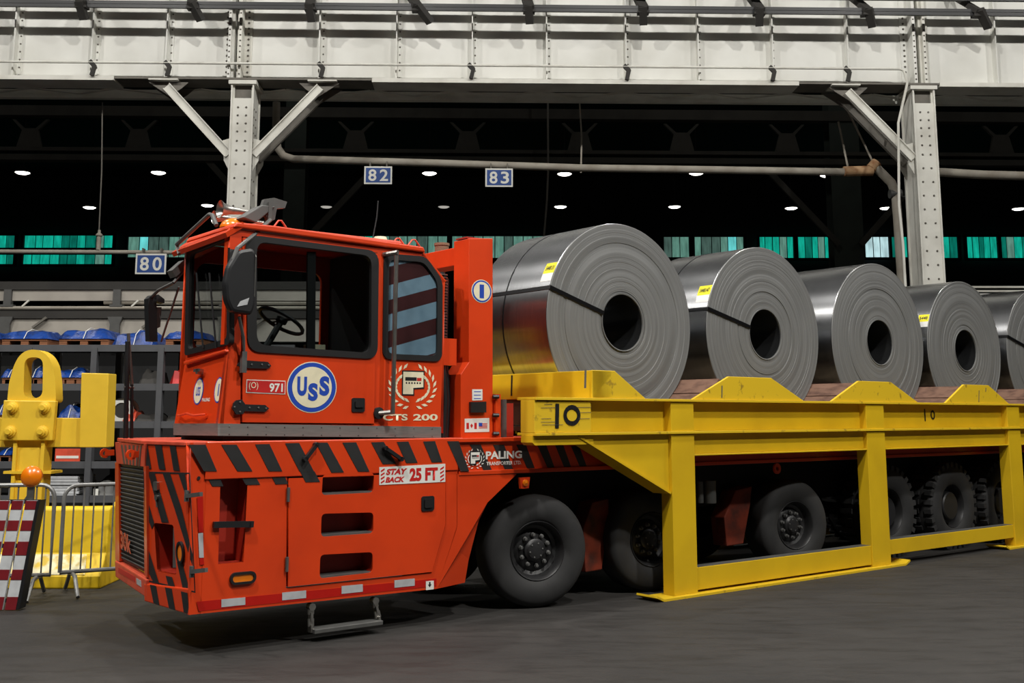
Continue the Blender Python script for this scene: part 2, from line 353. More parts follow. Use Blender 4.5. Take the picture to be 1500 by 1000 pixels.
# far windows: strips of dirty teal panes
def pane_mat(k, rgb, e):
    m = mat('window_pane_%s' % k, rgb, .4, dirt=.75, sc=2.2, emit=e, col2=tuple(int(c*.45) for c in rgb), stretch=(3, 1, .6), lo=.35, hi=.8)
    return m
PT = [pane_mat('teal', (20, 196, 168), .75), pane_mat('deep_teal', (14, 150, 128), .55), pane_mat('pale_green', (120, 178, 160), .6), pane_mat('sky', (110, 226, 224), .95), pane_mat('grey_green', (96, 128, 118), .5)]
PW = pane_mat('daylight', (200, 236, 240), .95)
FW_ = YP(57.6)
def window(n, x0, x1, y0, y1, cols, seq, low=None):
    a0, z1 = FW_.px(x0, y0); a1, z0 = FW_.px(x1, y1)
    fr = MB(); t = .12
    rows = [(z0, z1)] if not low else [(FW_.px(x0, low[0])[1], z1), (z0, FW_.px(x0, low[1])[1])]
    fr.box(FW_, a0-t, a1+t, z0-t, z0, -.1, .12).box(FW_, a0-t, a1+t, z1, z1+t, -.1, .12).box(FW_, a0-t, a0, z0, z1, -.1, .12).box(FW_, a1, a1+t, z0, z1, -.1, .12)
    if low: fr.box(FW_, a0, a1, rows[1][1], rows[0][0], -.1, .1)
    w_ = build('window_%d' % n, fr, BLACKWALL); w_['kind'] = 'structure'
    for (r0, r1) in rows:
        x = a0; ws = [random.uniform(.8, 1.25) for _ in range(cols)]; sc = (a1-a0)/sum(ws)
        for i, q in enumerate(ws):
            m = seq[i % len(seq)]
            build('pane', MB().box(FW_, x+.025, x+q*sc-.025, r0, r1, -.05+random.uniform(-.02, .02), -.02), m, w_); x += q*sc
T, D, G, Y_, GG = PT
window(1, -40, 20, 345, 387, 5, [T, D, T], (363, 373)); window(2, 36, 164, 345, 387, 10, [T, T, T, T, D, D, T, D, G, T], (363, 373))
window(3, 188, 275, 347, 377, 6, [G, Y_, GG, GG, G, G])
window(4, 290, 420, 346, 378, 9, [T, D, G, T]); window(5, 440, 548, 346, 378, 8, [G, T, D])
window(6, 560, 655, 346, 378, 7, [G, GG, G]); window(7, 662, 796, 346, 378, 9, [G, GG, G, G]); window(8, 804, 862, 346, 378, 4, [GG, G])
window(9, 972, 1010, 347, 377, 3, [GG, G, G]); window(10, 1017, 1090, 347, 377, 6, [G, GG, GG, G, Y_, G]); window(11, 1112, 1163, 347, 378, 5, [T, T, T, G, T])
window(12, 1168, 1218, 347, 378, 5, [T, D, T, G, T]); window(13, 1266, 1303, 347, 377, 3, [PW]); window(14, 1305, 1330, 347, 377, 2, [D, T])
window(15, 1380, 1404, 347, 378, 2, [T, D]); window(16, 1415, 1462, 347, 378, 5, [T, T, D]); window(17, 1465, 1530, 347, 378, 6, [D, G, T])
# ================================================================== BUILDING STEEL
WEB = BP(.30); FRT = BP(0.0)
def zpx(pl, y, x=750): return pl.px(x, y)[1]
zb = zpx(FRT, 118); ztop = zb+2.3
gird = thing('crane_girder', BP(0).pt(0, zb, 0), 'long white riveted plate girder spanning the whole top of the frame', 'girder')
stx = [-80, 27, 140, 248, 470, 582, 692, 800, 915, 1020, 1128, 1237, 1452, 1560]
def bxa(x, pl=WEB, y=60): return pl.px(x, y)[0]
edges = [-16, bxa(349), bxa(1338), 16.5]
for i in range(3):
    build('web_plate', MB().box(WEB, edges[i]+(.11 if i else 0), edges[i+1]-(.11 if i < 2 else 0), zb+.02, ztop, -.02, 0), GIRD, gird)
rv = MB()
def rivet(mb, pl, a, b, r=.02, n=6): mb.lathe(pl.pt(a, b, 0), pl.n, [(r, 0), (r*.8, r*.6), (.001, r*.8)], n)
for x in stx:
    a = bxa(x)
    build('stiffener', MB().box(WEB, a-.012, a+.012, zb+.02, ztop, 0, .2).box(WEB, a, a+.1, zb+.02, ztop, 0, .018), GIRD, gird)
    z = zb+.12
    while z < zb+1.6: rivet(rv, WEB.off(.018), a+.06, z); z += .17
for x in (349, 1338):
    a = bxa(x)
    for s in (-1, 1):
        build('splice_angle', MB().box(WEB, a+s*.11-.03, a+s*.11+.03, zb+.02, ztop, 0, .3).box(WEB, a+s*.14, a+s*.30, zb+.02, ztop, 0, .02).box(WEB, a+s*.03, a+s*.08, zb+.02, ztop, .0, .2), COLW if s > 0 else GIRD, gird)
        z = zb+.1
        while z < zb+1.6: rivet(rv, WEB.off(.02), a+s*.22, z, .026); rivet(rv, WEB.off(.3), a+s*.11, z, .02); z += .12
build('rivets', rv, RIVM, gird, kind='stuff')
build('bottom_flange', MB().box(FRT, -16, 16.5, zb-.02, zb+.02, -.62, 0), GREYP, gird)
for x0, x1 in ((-120, 167), (545, 1170), (1376, 1640)):
    a0, a1 = FRT.px(x0, 118)[0], FRT.px(x1, 118)[0]
    build('cover_plate', MB().box(FRT, a0, a1, zb-.06, zb+.03, -.60, .02), COLW, gird)
# chord behind with lacing
ch = BP(1.15); build('lower_chord', MB().box(ch, -16, 16.5, zb-.10, zb-.04, -.15, .0).box(ch, -16, 16.5, zb-.04, zb+.12, -.14, -.1), COLW, gird)
lc = MB(); a = -12
while a < 13:
    lc.bar(BP(.62).pt(a, zb-.05), BP(1.0).pt(a+.9, zb-.05), .09, .02); lc.bar(BP(.62).pt(a+1.8, zb-.05), BP(1.0).pt(a+.9, zb-.05), .09, .02); a += 1.8
build('lacing_bars', lc, COLW, gird, kind='stuff')
# conductor rails on brackets in front of the girder
RL = BP(-.42)
z1 = RL.px(750, 12)[1]
rails = thing('conductor_rail', RL.pt(0, z1), 'pair of dark horizontal rails running in front of the white girder near the top edge', 'rail')
for dz in (.038, -.038, .36, .285): build('rail', MB().box(RL, -15, 16, z1+dz-.034, z1+dz+.034, -.03, .03), BLK, rails)
for x in (120, 283, 455, 612, 775, 942, 1112, 1270, 1432, -45):
    a = RL.px(x, 12)[0]; jj = .12*((x//7) % 3-1)
    mb = MB().bar(WEB.pt(a+jj-.22, z1+.75, 0), RL.pt(a, z1-.02, .1), .20, .10).bar(RL.pt(a-.02, z1+.02, .12), RL.pt(a+.14-jj, z1-.28, -.12), .16, .12).box(RL, a-.12, a+.12, z1-.1, z1-.05, -.1, .1)
    build('bracket_arm', mb, DGREY, rails)
# thin conduit along the girder
CN = BP(-.06); zc = CN.px(600, 95)[1]; xe = CN.px(1325, 98)[0]
cpts = [CN.pt(-15, zc), CN.pt(xe-.12, zc), CN.pt(xe-.03, zc-.03), CN.pt(xe, zc-.12)]
for q in ((1329, 122), (1316, 180), (1317, 300), (1323, 360), (1327, 430)):
    a, b = CN.px(*q); cpts.append(CN.pt(a, b))
a, b = CN.px(1327, 430); cpts.append(CN.pt(a, 0))
cond = thing('conduit', CN.pt(-5, zc), 'thin pale conduit running along the girder then bending down beside the right column', 'pipe')
build('conduit_tube', MB().tube(cpts, .028, 8), COLW, cond)
for x in (135, 245, 470, 690, 918, 1131, 1241):
    a = CN.px(x, 100)[0]
    build('clamp', MB().bar(CN.pt(a-.06, zc+.03), CN.pt(a+.05, zc-.09), .05, .09).bar(CN.pt(a+.05, zc-.07), CN.pt(a, zb+.02), .06, .08), DGREY, cond)
# riveted columns with knee braces
def column(name, x0, x1, label, sides):
    pl = BP(.0); aL = pl.px(x0, 125)[0]; aR = pl.px(x1, 125)[0]; ac = (aL+aR)/2; hw = .235
    c = thing(name, pl.pt(ac, 0, -.3), label, 'column')
    build('front_plate', MB().box(pl, ac-hw, ac+hw, 0, zb-.42, -.03, 0), COLW, c)
    build('side_web', MB().box(pl, ac-hw+.03, ac-hw+.06, 0, zb-.12, -.62, -.03), COLW, c)
    build('side_web', MB().box(pl, ac+hw-.06, ac+hw-.03, 0, zb-.12, -.62, -.03), COLW, c)
    build('edge_angle', MB().box(pl, ac-hw, ac-hw+.03, 0, zb-.12, -.03, .03).box(pl, ac+hw-.03, ac+hw, 0, zb-.12, -.03, .03), COLW, c)
    build('back_plate', MB().box(pl, ac-hw, ac+hw, 0, zb-.12, -.66, -.62), COLW, c)
    build('recess_plate', MB().box(pl, ac-hw+.03, ac+hw-.03, zb-.42, zb-.12, -.12, -.08), GREYP, c)  # grey instead of white, shade under the cap put into the paint
    build('cap_plate', MB().box(pl, ac-hw-.05, ac+hw+.05, zb-.13, zb-.05, -.7, .06), COLW, c)
    r = MB(); z = 2.5
    while z < zb-.5:
        st = .17 if z > zb-1.3 else (.29 if z < zb-1.7 else .2)
        for s in (-.085, .085): rivet(r, pl, ac+s*(1+.25*(z < zb-2)), z, .024)
        if z > 5:
            rivet(r, Pl(pl.pt(ac+hw-.03, 0, -.35), -pl.n, ZD, pl.e1), 0, z, .024)
            rivet(r, Pl(pl.pt(ac+hw-.03, 0, -.15), -pl.n, ZD, pl.e1), 0, z, .024)
        z += st
    build('rivets', r, RIVM, c, kind='stuff')
    for s in sides:
        for d, m in ((.06, COLW), (.52, GREYP)):  # rear brace greyer than the front one, its shade painted in
            q = BP(d); lo = q.pt(ac+s*(hw+.02), zb-1.6); hi = q.pt(ac+s*(hw+1.35), zb-.16)
            dd = (hi-lo).normalized(); nn = dd.cross(BY).normalized()
            build('knee_brace', MB().bar(lo, hi, .02, .17, up=nn).bar(lo+nn*.08, hi+nn*.08, .09, .02, up=nn).bar(lo-nn*.08, hi-nn*.08, .09, .02, up=nn), m, c)
            build('brace_gusset', MB().prism(q, [(ac+s*hw, zb-1.95), (ac+s*(hw+.12), zb-1.72), (ac+s*(hw+.16), zb-1.3), (ac+s*hw, zb-1.25)], -.04, -.02), m, c)
            build('brace_gusset', MB().prism(q, [(ac+s*(hw+1.75), zb-.06), (ac+s*(hw+1.3), zb-.36), (ac+s*(hw+1.05), zb-.2), (ac+s*(hw+.9), zb-.06)], -.04, -.02), GREYP, c)
        build('brace_flange', MB().box(pl, ac+s*(hw+1.4)-.3, ac+s*(hw+1.4)+.3, zb-.055, zb-.025, -.4, .05), COLW, c)
    return c
column('riveted_column', 339, 373, 'white riveted steel column rising behind the orange cab', (-1, 1))
column('riveted_column', 1336, 1367, 'white riveted steel column on the right, beside the grey downpipe', (-1,))
# big pipe across the hall, valve and downpipe
PP = BP(1.6)
def ppt(x, y, pl=PP): a, b = pl.px(x, y); return pl.pt(a, b)
pipe = thing('steam_pipe', ppt(820, 242), 'thick lagged pipe crossing the dark hall between the two white columns', 'pipe')
build('pipe_run', MB().tube([ppt(405, 150), ppt(404, 200), ppt(407, 217), ppt(415, 228), ppt(430, 233), ppt(640, 239), ppt(850, 246), ppt(1060, 249), ppt(1245, 252)], .085, 12), PIPE, pipe)
build('flange_joint', MB().tube([ppt(1236, 251), ppt(1278, 250)], .115, 12).tube([ppt(1276, 247), ppt(1284, 238)], .12, 12), PIPERUST, pipe)
build('downpipe', MB().tube([ppt(1278, 240), ppt(1292, 254), ppt(1306, 268), ppt(1312, 285), ppt(1315, 320), ppt(1322, 425), PP.pt(PP.px(1324, 425)[0], 0)], .1, 12), PIPE, pipe)
for q0, q1 in (((1280, 240), (1240, 158)), ((1242, 245), (1228, 178))): build('hanger_rod', MB().tube([ppt(*q0), ppt(*q1)], .022, 6), PIPE, pipe)
build('strap_clamp', MB().tube([ppt(1308, 285), ppt(1331, 290)], .03, 6).tube([ppt(1303, 284), ppt(1320, 284)], .105, 10), GREYMET, pipe)
p2 = build('side_pipe', MB().tube([ppt(1374, 252), ppt(1440, 256), ppt(1560, 259)], .1, 12), PIPE, origin=ppt(1450, 256)); tag(p2, 'grey lagged pipe running right from behind the right column', 'pipe')
p3p = BP(.8)
lp = thing('conduit_pipe', ppt(100, 369, p3p), 'pale horizontal pipe on the left above the shelving, carrying sign 80', 'pipe')
build('pipe_run', MB().tube([ppt(-60, 368, p3p), ppt(310, 370, p3p)], .045, 10), PIPE, lp)
cb = thing('pull_cable', ppt(148, 300, p3p), 'thin cable hanging from the roof down to the left pipe', 'cable')
build('cable', MB().tube([ppt(150, 150, p3p), ppt(149, 250, p3p), ppt(144, 362, p3p)], .014, 6), GREYP, cb)
build('insulator', MB().lathe(ppt(144, 366, p3p), ZD, [(.001, 0), (.045, 0), (.045, .28), (.07, .3), (.07, .33), (.03, .36), (.03, .42), (.001, .42)], 10), PIPE, cb)
tag(build('loose_cable', MB().tube([ppt(849, 150), ppt(852, 200), ppt(851, 253)], .02, 6), PIPE, origin=ppt(849, 150)), 'short cable dropping from the girder to the thick pipe near the middle', 'cable')
hl = BP(7); tag(build('tube_light_cord', MB().tube([hl.pt(hl.px(803, 250)[0], 14.6), ppt(803, 250, hl), ppt(801, 295, hl), ppt(797, 345, hl)], .03, 6), GREYP, origin=ppt(801, 295, hl)), 'thin dark cord hanging in the hall right of sign 83', 'cable')
# numbered bay signs
def sign(txt, x0, y0, x1, y1, pl, label):
    a0, b1 = pl.px(x0, y0); a1, b0 = pl.px(x1, y1)
    s = thing('bay_sign', pl.pt((a0+a1)/2, b0, .2), label, 'sign', 'numbered bay signs')
    p = pl.off(.17)
    build('sign_board', MB().box(p, a0, a1, b0, b1, -.02, 0), WHITE, s); e = .035
    build('blue_field', MB().box(p, a0+e, a1-e, b0+e, b1-e, 0, .004), SIGNB, s)
    dx = a1-a0
    for i, c in enumerate(txt): text('numeral', c, p, a0+dx*(.15 if i == 0 else .56), a0+dx*(.44 if i == 0 else .86), b0+.17*(b1-b0), b1-.17*(b1-b0), WHITE, s, bold=.02, c=.007)
    for t in (.2, .8): build('hook', MB().box(p, a0+dx*t-.012, a0+dx*t+.012, b1-.02, b1+.12, -.18, -.01), GREYP, s)
sign('80', 203, 373, 246, 403, p3p, 'blue sign with white number 80 hanging under the left pipe')
sign('82', 535, 246, 575, 272, PP, 'blue sign reading 82, left of the pair hanging under the thick pipe')
sign('83', 711, 249, 751, 276, PP, 'blue sign reading 83, right of the pair under the thick pipe, its top in shade')
# dark hall beyond: columns, beams, lamps
for x0, x1, lab in ((415, 446, 'dark green column in the hall behind the left white column'), (1219, 1262, 'dark green column in the hall left of the downpipe')):
    pl = BP(7.5); a0, a1 = pl.px(x0, 300)[0], pl.px(x1, 300)[0]
    c = thing('hall_column', pl.pt((a0+a1)/2, 0), lab, 'column')
    build('column_flange', MB().box(pl, a0, a1, 0, 11, 0, .04).box(pl, a0, a1, 0, 11, -.5, -.46), GREENCOL, c)
    build('column_web', MB().box(pl, (a0+a1)/2-.03, (a0+a1)/2+.03, 0, 11, -.46, 0), GREENCOL, c)
    am = (a0+a1)/2
    for s in (-1, 1): build('diagonal_brace', MB().bar(pl.pt(am+s*.3, 6.4, .1), pl.pt(am+s*2.4, 8.7, .1), .1, .16), DKSTEEL, c)
for y, t, d, lab in ((163, .28, 7.4, 'upper dark beam crossing the unlit hall'), (219, .10, 7.3, 'middle thin dark beam crossing the unlit hall'), (231, .16, 7.3, 'lower dark beam crossing the unlit hall just above the thick pipe')):
    pl = BP(d); z = pl.px(300, y)[1]; b = build('hall_beam', MB().box(pl, -22, 24, z-t/2, z+t/2, -.3, 0), DKSTEEL, origin=pl.pt(0, z)); tag(b, lab, 'beam')
pl = BP(7.3); k = 0
for x in (40, 200, 520, 685, 850, 1000, 1155, 1470):
    a = pl.px(x, 212)[0]; b = pl.px(300, 219)[1]+.045; k += 1
    m = MB().prism(pl, [(a-.35, b), (a-.22, b+.5), (a-.5, b+.80), (a-.42, b+.80), (a-.15, b+.55), (a+.15, b+.55), (a+.42, b+.80), (a+.5, b+.80), (a+.22, b+.5), (a+.35, b)], -.2, -.1)
    tag(build('truss_gusset', m, DKSTEEL, origin=pl.pt(a, b)), 'dim flared steel gusset on the dark hall beam, %s from the left' % ('first', 'second', 'third', 'fourth', 'fifth', 'sixth', 'seventh', 'eighth')[k-1], 'bracket', 'dim gussets along the hall beam')
LMAT = mat('lamp_lens', (255, 252, 240), .5, dirt=.0, sc=4, emit=6); LMAT2 = mat('lamp_lens_dim', (230, 225, 215), .5, dirt=.0, sc=4, emit=.5)
def hall_light(x, y, Y, dim=0, idx=0):
    pl = YP(Y); a, z = pl.px(x, y)
    g = 'lit high-bay lamps in the dark hall'
    ordn = ('first', 'second', 'third', 'fourth', 'fifth', 'sixth', 'seventh')[idx]
    lab = 'bright round roof lamp, %s from the left in the %s row of the dark hall' % (ordn, 'upper' if y < 280 else 'lower')
    if dim: lab = ('dim round roof lamp in the dark hall, left of the sign 82', 'dim round roof lamp in the dark hall, between the signs 82 and 83')[idx]
    s = thing('high_bay_lamp', pl.pt(a, z), lab, 'lamp', g if not dim else 'dim high-bay lamps')
    r = .26
    build('housing', MB().lathe(pl.pt(a, z), ZD, [(r+.03, 0), (r+.03, .05), (.12, .2), (.05, .3), (.001, .3)], 16), DARK, s)
    build('lens', MB().lathe(pl.pt(a, z), ZD, [(.001, -.05), (r*.7, -.04), (r, .0), (r, .01)], 16), LMAT2 if dim else LMAT, s)
    build('drop_rod', MB().tube([pl.pt(a, z+.3), pl.pt(a, 14.6)], .02, 6), DARK, s)
for k, (x, y) in enumerate(((33, 253), (232, 253), (629, 254), (827, 255), (1020, 254), (1212, 257))): hall_light(x, y, 40, 0, k)
for k, (x, y) in enumerate(((131, 304), (304, 301), (821, 303), (988, 303), (1159, 305), (1298, 305), (1492, 306))): hall_light(x, y, 47, 0, k)
for k, (x, y) in enumerate(((478, 303), (650, 303))): hall_light(x, y, 50, 1, k)
# machinery / gantry frame behind the shelving (left) and behind coils (right)
GF = YP(20.5)
def gy(y, x=100): return GF.px(x, y)[1]
gf = thing('gantry_frame', GF.pt(-8.5, 0), 'grey and white machinery frame behind the storage shelving', 'machine')
ga0, ga1 = GF.px(-60, 440)[0], GF.px(650, 440)[0]
build('top_beam', MB().box(GF, ga0, ga1, gy(424), gy(412), -.2, -.01), DGREY, gf)
build('white_panel', MB().box(GF.off(-.04), ga0, ga1, gy(440), gy(421), -.03, 0), PALEP, gf)
build('pipe_rail', MB().tube([GF.pt(ga0, gy(451)), GF.pt(ga1, gy(451))], .035, 8), PIPE, gf)
build('middle_beam', MB().box(GF, ga0, ga1, gy(466), gy(454), -.2, 0), DGREY, gf)
build('lower_panel', MB().box(GF.off(-.04), ga0, ga1, gy(500), gy(463), -.03, 0), PALEP, gf)
build('duct', MB().tube([GF.off(-.1).pt(GF.px(150, 443)[0], gy(442)), GF.off(-.1).pt(ga1, gy(444))], .05, 8), PIPE, gf)
for x in (11, 171, 331, 480):
    a = GF.px(x, 440)[0]
    build('frame_post', MB().box(GF, a-.07, a+.07, gy(448), gy(424), -.1, .02).box(GF, a-.12, a+.12, gy(449), gy(446), -.1, .04).prism(GF, [(a-.1, gy(500)), (a+.1, gy(500)), (a+.09, gy(475)), (a+.14, gy(464)), (a-.14, gy(464)), (a-.09, gy(475))], 0, .05), GREYP if x in (331, 480) else LAMPGREY, gf)
    a2 = GF.px(x+32, 440)[0]
    build('strut', MB().bar(GF.pt(a2-.12, gy(449), .02), GF.pt(a2, gy(440), .02), .03, .03), COLW, gf)
    build('strut', MB().bar(GF.pt(a2+.1, gy(480), .02), GF.pt(a2+.35, gy(465), .02), .05, .04), GREYP, gf)
build('shade_backing', MB().box(GF.off(-.35), ga0, ga1, 0, gy(500), -.1, 0), DARK, gf)  # added dark sheet standing for the shade inside the shelving
for a in (ga0, ga1-.2): build('support_leg', MB().box(GF, a, a+.2, 0, gy(424), -.25, -.05), DGREY, gf)
GR = YP(24); gr = thing('rail_rack', GR.pt(GR.px(1480, 430)[0], 0), 'pale stacked rails seen beyond the last coils at the right edge', 'rack')
a0 = GR.px(1395, 430)[0]; a1 = GR.px(1560, 430)[0]
for y, m in ((420, COLW), (426, COLW), (431, WHITE), (436, YLIFT), (441, GREYP)): build('rail', MB().box(GR, a0, a1, GR.px(1450, y+1.3)[1], GR.px(1450, y-1.3)[1], -.1, 0), m, gr)
build('rack_leg', MB().box(GR, a0, a0+.1, 0, GR.px(1450, 418)[1], -.2, -.1).box(GR, a1-.1, a1, 0, GR.px(1450, 418)[1], -.2, -.1), DGREY, gr)
# ================================================================== SHELVING with stored goods
SH = YP(17.0)
def sh(x, y): return SH.px(x, y)
shelf = thing('storage_shelving', SH.pt(sh(130, 600)[0], 0), 'grey steel pallet shelving full of tarped goods on the left', 'shelving')
sa0, sa1 = sh(-70, 560)[0], sh(430, 560)[0]
lv = [sh(100, y)[1] for y in (509, 566, 621, 680, 730)]
for z in lv:
    build('shelf_board', MB().box(SH, sa0, sa1, z-.02, z+.02, -1.1, -.05), DGREY, shelf)
    build('shelf_beam', MB().box(SH, sa0, sa1, z-.06, z+.045, -.05, 0), SHELF, shelf)
for x in (-55, 40, 136, 234, 330, 425):
    a = sh(x, 560)[0]; build('shelf_post', MB().box(SH, a-.045, a+.045, 0, lv[0], -.1, .02), SHELF, shelf)
    build('shelf_post', MB().box(SH, a-.045, a+.045, 0, lv[0], -1.15, -1.05), SHELF, shelf)
def lump(a0, a1, z0, h, d0, d1, seed, nx=12, ny=8):
    rnd = random.Random(seed); mb = MB(); vs = []; ph = [rnd.uniform(0, 6.28) for _ in range(6)]
    for j in range(ny+1):
        for i in range(nx+1):
            s, t = i/nx, j/ny
            e = (1-abs(2*s-1)**4)*(1-abs(2*t-1)**3)
            z = h*(.25*min(1, 6*e)+.75*e**.45*(.8+.13*math.sin(9*s+ph[0])+.12*math.sin(14*t+7*s+ph[1]))+rnd.uniform(-.06, .06)*(e > 0))
            z = max(0, z) if 0 < i < nx and 0 < j < ny else 0
            vs.append(SH.pt(a0+(a1-a0)*s, z0+z, -d0-(d1-d0)*t))
    fs = [(j*(nx+1)+i, j*(nx+1)+i+1, (j+1)*(nx+1)+i+1, (j+1)*(nx+1)+i) for j in range(ny) for i in range(nx)]
    n = nx+1; k = [0, nx, ny*n+nx, ny*n]
    mb.add(vs, fs, True); mb.f.append(tuple([i for i in range(n)][::-1])); mb.sm.append(False); return mb
def bundle(x0, x1, y0, y1, lvl, label, seed, m=TARP, pallet=True):
    a0, b1 = sh(x0, y0); a1, _ = sh(x1, y0); z0 = lv[lvl]+.02
    t = thing('tarped_bundle', SH.pt((a0+a1)/2, z0, -.4), label, 'bundle', 'blue tarped bundles on the shelving')
    zz = z0
    if pallet:
        build('pallet', MB().box(SH, a0+.02, a1-.02, z0+.09, z0+.12, -.8, -.05).box(SH, a0+.02, a0+.14, z0, z0+.09, -.8, -.06).box(SH, a1-.14, a1-.02, z0, z0+.09, -.8, -.06).box(SH, (a0+a1)/2-.06, (a0+a1)/2+.06, z0, z0+.09, -.8, -.06), WOOD, t); zz += .12
    build('tarpaulin', lump(a0, a1, zz, max(.12, b1-zz), .03, .85, seed), m, t)
    c = (a0+a1)/2
    build('tie_cord', MB().tube([SH.pt(c, zz, -.02), SH.pt(c+.01, zz+(b1-zz)*.7, -.1), SH.pt(c, b1+.01, -.3), SH.pt(c, b1, -.5)], .006, 5), WHITE, t)
bundle(-42, -4, 484, 505, 0, 'blue tarped bundle on the top shelf at the left edge', 1); bundle(0, 70, 481, 505, 0, 'dark blue tarped bundle on a pallet, top shelf, above the yellow lifting eye', 2)
bundle(84, 160, 479, 505, 0, 'bright blue tarped bundle on a pallet, top shelf, second from the left', 3)
bundle(163, 228, 481, 505, 0, 'slate blue tarped bundle on the top shelf behind the black poles', 4, pallet=False)
bundle(240, 300, 481, 505, 0, 'blue tarped bundle on the top shelf beside the cab front', 5)
bundle(0, 24, 537, 562, 1, 'blue bundle on the second shelf left of the yellow lifting eye', 6); bundle(34, 62, 535, 562, 1, 'blue bundle seen through the hole of the yellow lifting eye', 7)
bundle(80, 124, 537, 562, 1, 'bright blue bundle on the second shelf left of the upright yellow plate', 8)
bundle(-10, 8, 588, 617, 2, 'blue bundle on the third shelf at the left edge', 9); bundle(81, 117, 590, 617, 2, 'blue bundle on the third shelf above the yellow crossbar', 10, pallet=False)
bundle(-5, 16, 655, 678, 3, 'blue bundle on the lower shelf at the left edge behind the yellow stem', 11)
def gear(nm, cat, x0, x1, y0, lvl, label, m, seed):
    a0, b1 = sh(x0, y0); a1, _ = sh(x1, y0); z0 = lv[lvl]+.02
    o = build(nm, lump(a0, a1, z0, b1-z0, .1, .7, seed, 9, 6), m, origin=SH.pt(a0, z0)); tag(o, label, cat)
gear('cable_heap', 'cables', 192, 233, 604, 2, 'dark heap of cable on the third shelf left of the cab', DGREY, 21)
gear('dark_motor', 'machine part', 200, 230, 538, 1, 'dark machine part on the second shelf behind the poles', DGREY, 22)
gear('cable_heap', 'cables', 238, 262, 606, 2, 'dark cable heap on the third shelf beside the cab front', DGREY, 23)
a, z = sh(172, 596); rl = thing('cable_reel', SH.pt(a, lv[2]+.02, .1-.4), 'white and orange cable reel on the third shelf beside the black poles', 'reel')
build('reel_side', MB().lathe(SH.pt(a, lv[2]+.21, -.2), SH.n, [(.12, 0), (.19, 0), (.19, .02), (.12, .02), (.12, 0)], 20), WHITE, rl)
build('reel_side', MB().lathe(SH.pt(a, lv[2]+.21, -.45), SH.n, [(.001, 0), (.19, 0), (.19, .02), (.001, .02)], 20), WHITE, rl)
build('cable_winding', MB().lathe(SH.pt(a, lv[2]+.21, -.44), SH.n, [(.001, 0), (.13, 0), (.13, .24), (.001, .24)], 20), DGREY, rl)
gear('orange_hose', 'hose', 176, 196, 598, 2, 'orange hose lying beside the cable reel', ORANGED, 24)
gear('red_hose', 'hose', 246, 285, 532, 1, 'red chain heap on the second shelf beside the cab front', REDP, 25)
sk = thing('sheet_stack', SH.pt(*sh(88, 730), -.5), 'white stack of sheets on the bottom shelf beside the yellow stem', 'stack')
a0, a1 = sh(64, 700)[0], sh(111, 700)[0]; z = lv[4]+.02
for i in range(7):
    j = random.uniform(-.02, .02); build('sheet', MB().box(SH, a0+j, a1+j, z+.045*i, z+.045*i+.038, -.8, -.1+random.uniform(-.02, .02)), PAPER, sk)
sb = thing('sheet_bale', SH.pt(*sh(150, 730), -.5), 'grey wrapped bale on the bottom shelf behind the crowd barrier', 'bale')
a0, a1 = sh(135, 700)[0], sh(185, 700)[0]
build('bale_body', lump(a0, a1, z, .32, .1, .8, 31), GREYMET, sb); build('bale_tag', MB().box(SH, a0, a0+.07, z+.02, z+.12, -.1, -.08), WHITE, sb)
ob = thing('notice_board', SH.pt(*sh(97, 666), -.1), 'small orange and white board on the lower shelf below the crossbar', 'board')
a0, b1 = sh(80, 657); a1, b0 = sh(116, 667); build('board', MB().box(SH, a0, a1, lv[3]+.045, b1, -.05, -.03), ORANGED, ob)
build('board_strip', MB().box(SH, a0+.02, a1-.02, lv[3]+.09, lv[3]+.13, -.03, -.026), WHITE, ob)
# ================================================================== YELLOW LIFTING DEVICE, BARRIERS
LD = YP(12.6)
def ld(x, y): return LD.px(x, y)
lift = thing('lifting_device', LD.pt(ld(44, 700)[0], 0, -.3), 'big yellow lifting beam with a ring eye and four bolts behind the barriers', 'lifting gear')
outer = [ld(*q) for q in ((9, 590), (12, 560), (19, 535), (26, 522), (35, 514), (47, 511), (60, 514), (70, 522), (77, 536), (80, 560), (81, 590))]
hole = rpoly([ld(*q) for q in ((33, 583), (61, 583), (62, 523), (35, 523))], .13, 6)
plate('ring_eye', LD, [rpoly(outer, .05, 3), hole], -.22, -.02, YLIFT, lift)
c0 = [ld(*q) for q in ((7, 586), (83, 587), (78, 645), (0, 645))]
build('bolt_plate', MB().prism(LD, c0, -.05, .03), YLIFT, lift, bevel=.01)
for q in ((20, 597), (67, 597), (17, 632), (64, 632)):
    a, b = ld(*q); build('bolt', MB().lathe(LD.pt(a, b, .03), LD.n, [(.068, 0), (.068, .02), (.05, .025), (.05, .055), (.03, .06), (.03, .075), (.001, .075)], 14), YLIFT, lift)
build('crossbar', MB().prism(LD, [ld(*q) for q in ((-60, 611), (118, 612), (118, 655), (-60, 655))], -.2, -.06), YLIFT, lift, bevel=.008)
build('upright_plate', MB().prism(LD, [ld(*q) for q in ((120, 546), (160, 547), (156, 655), (117, 655))], -.24, .02), YLIFT, lift, bevel=.008)
a0, b0 = ld(20, 643); a1, _ = ld(66, 643)
build('stem', MB().box(LD, a0+.03, a1-.03, 0, b0, -.2, -.04).box(LD, a0, a0+.04, 0, b0, -.22, 0).box(LD, a1-.04, a1, 0, b0, -.22, 0), YLIFT, lift)
a0, b0 = ld(6, 691); a1, _ = ld(76, 691); build('stem_collar', MB().box(LD, a0, a1, b0-.02, b0+.01, -.3, .02), YLIFT, lift)
build('foot_plate', MB().box(LD, a0-.2, a1+.2, 0, .05, -.5, .05), YLIFT, lift)
YJER = mat('yellow_block_paint', (222, 184, 10), .6, dirt=.5, sc=4, col2=(196, 168, 40), bump=.2)
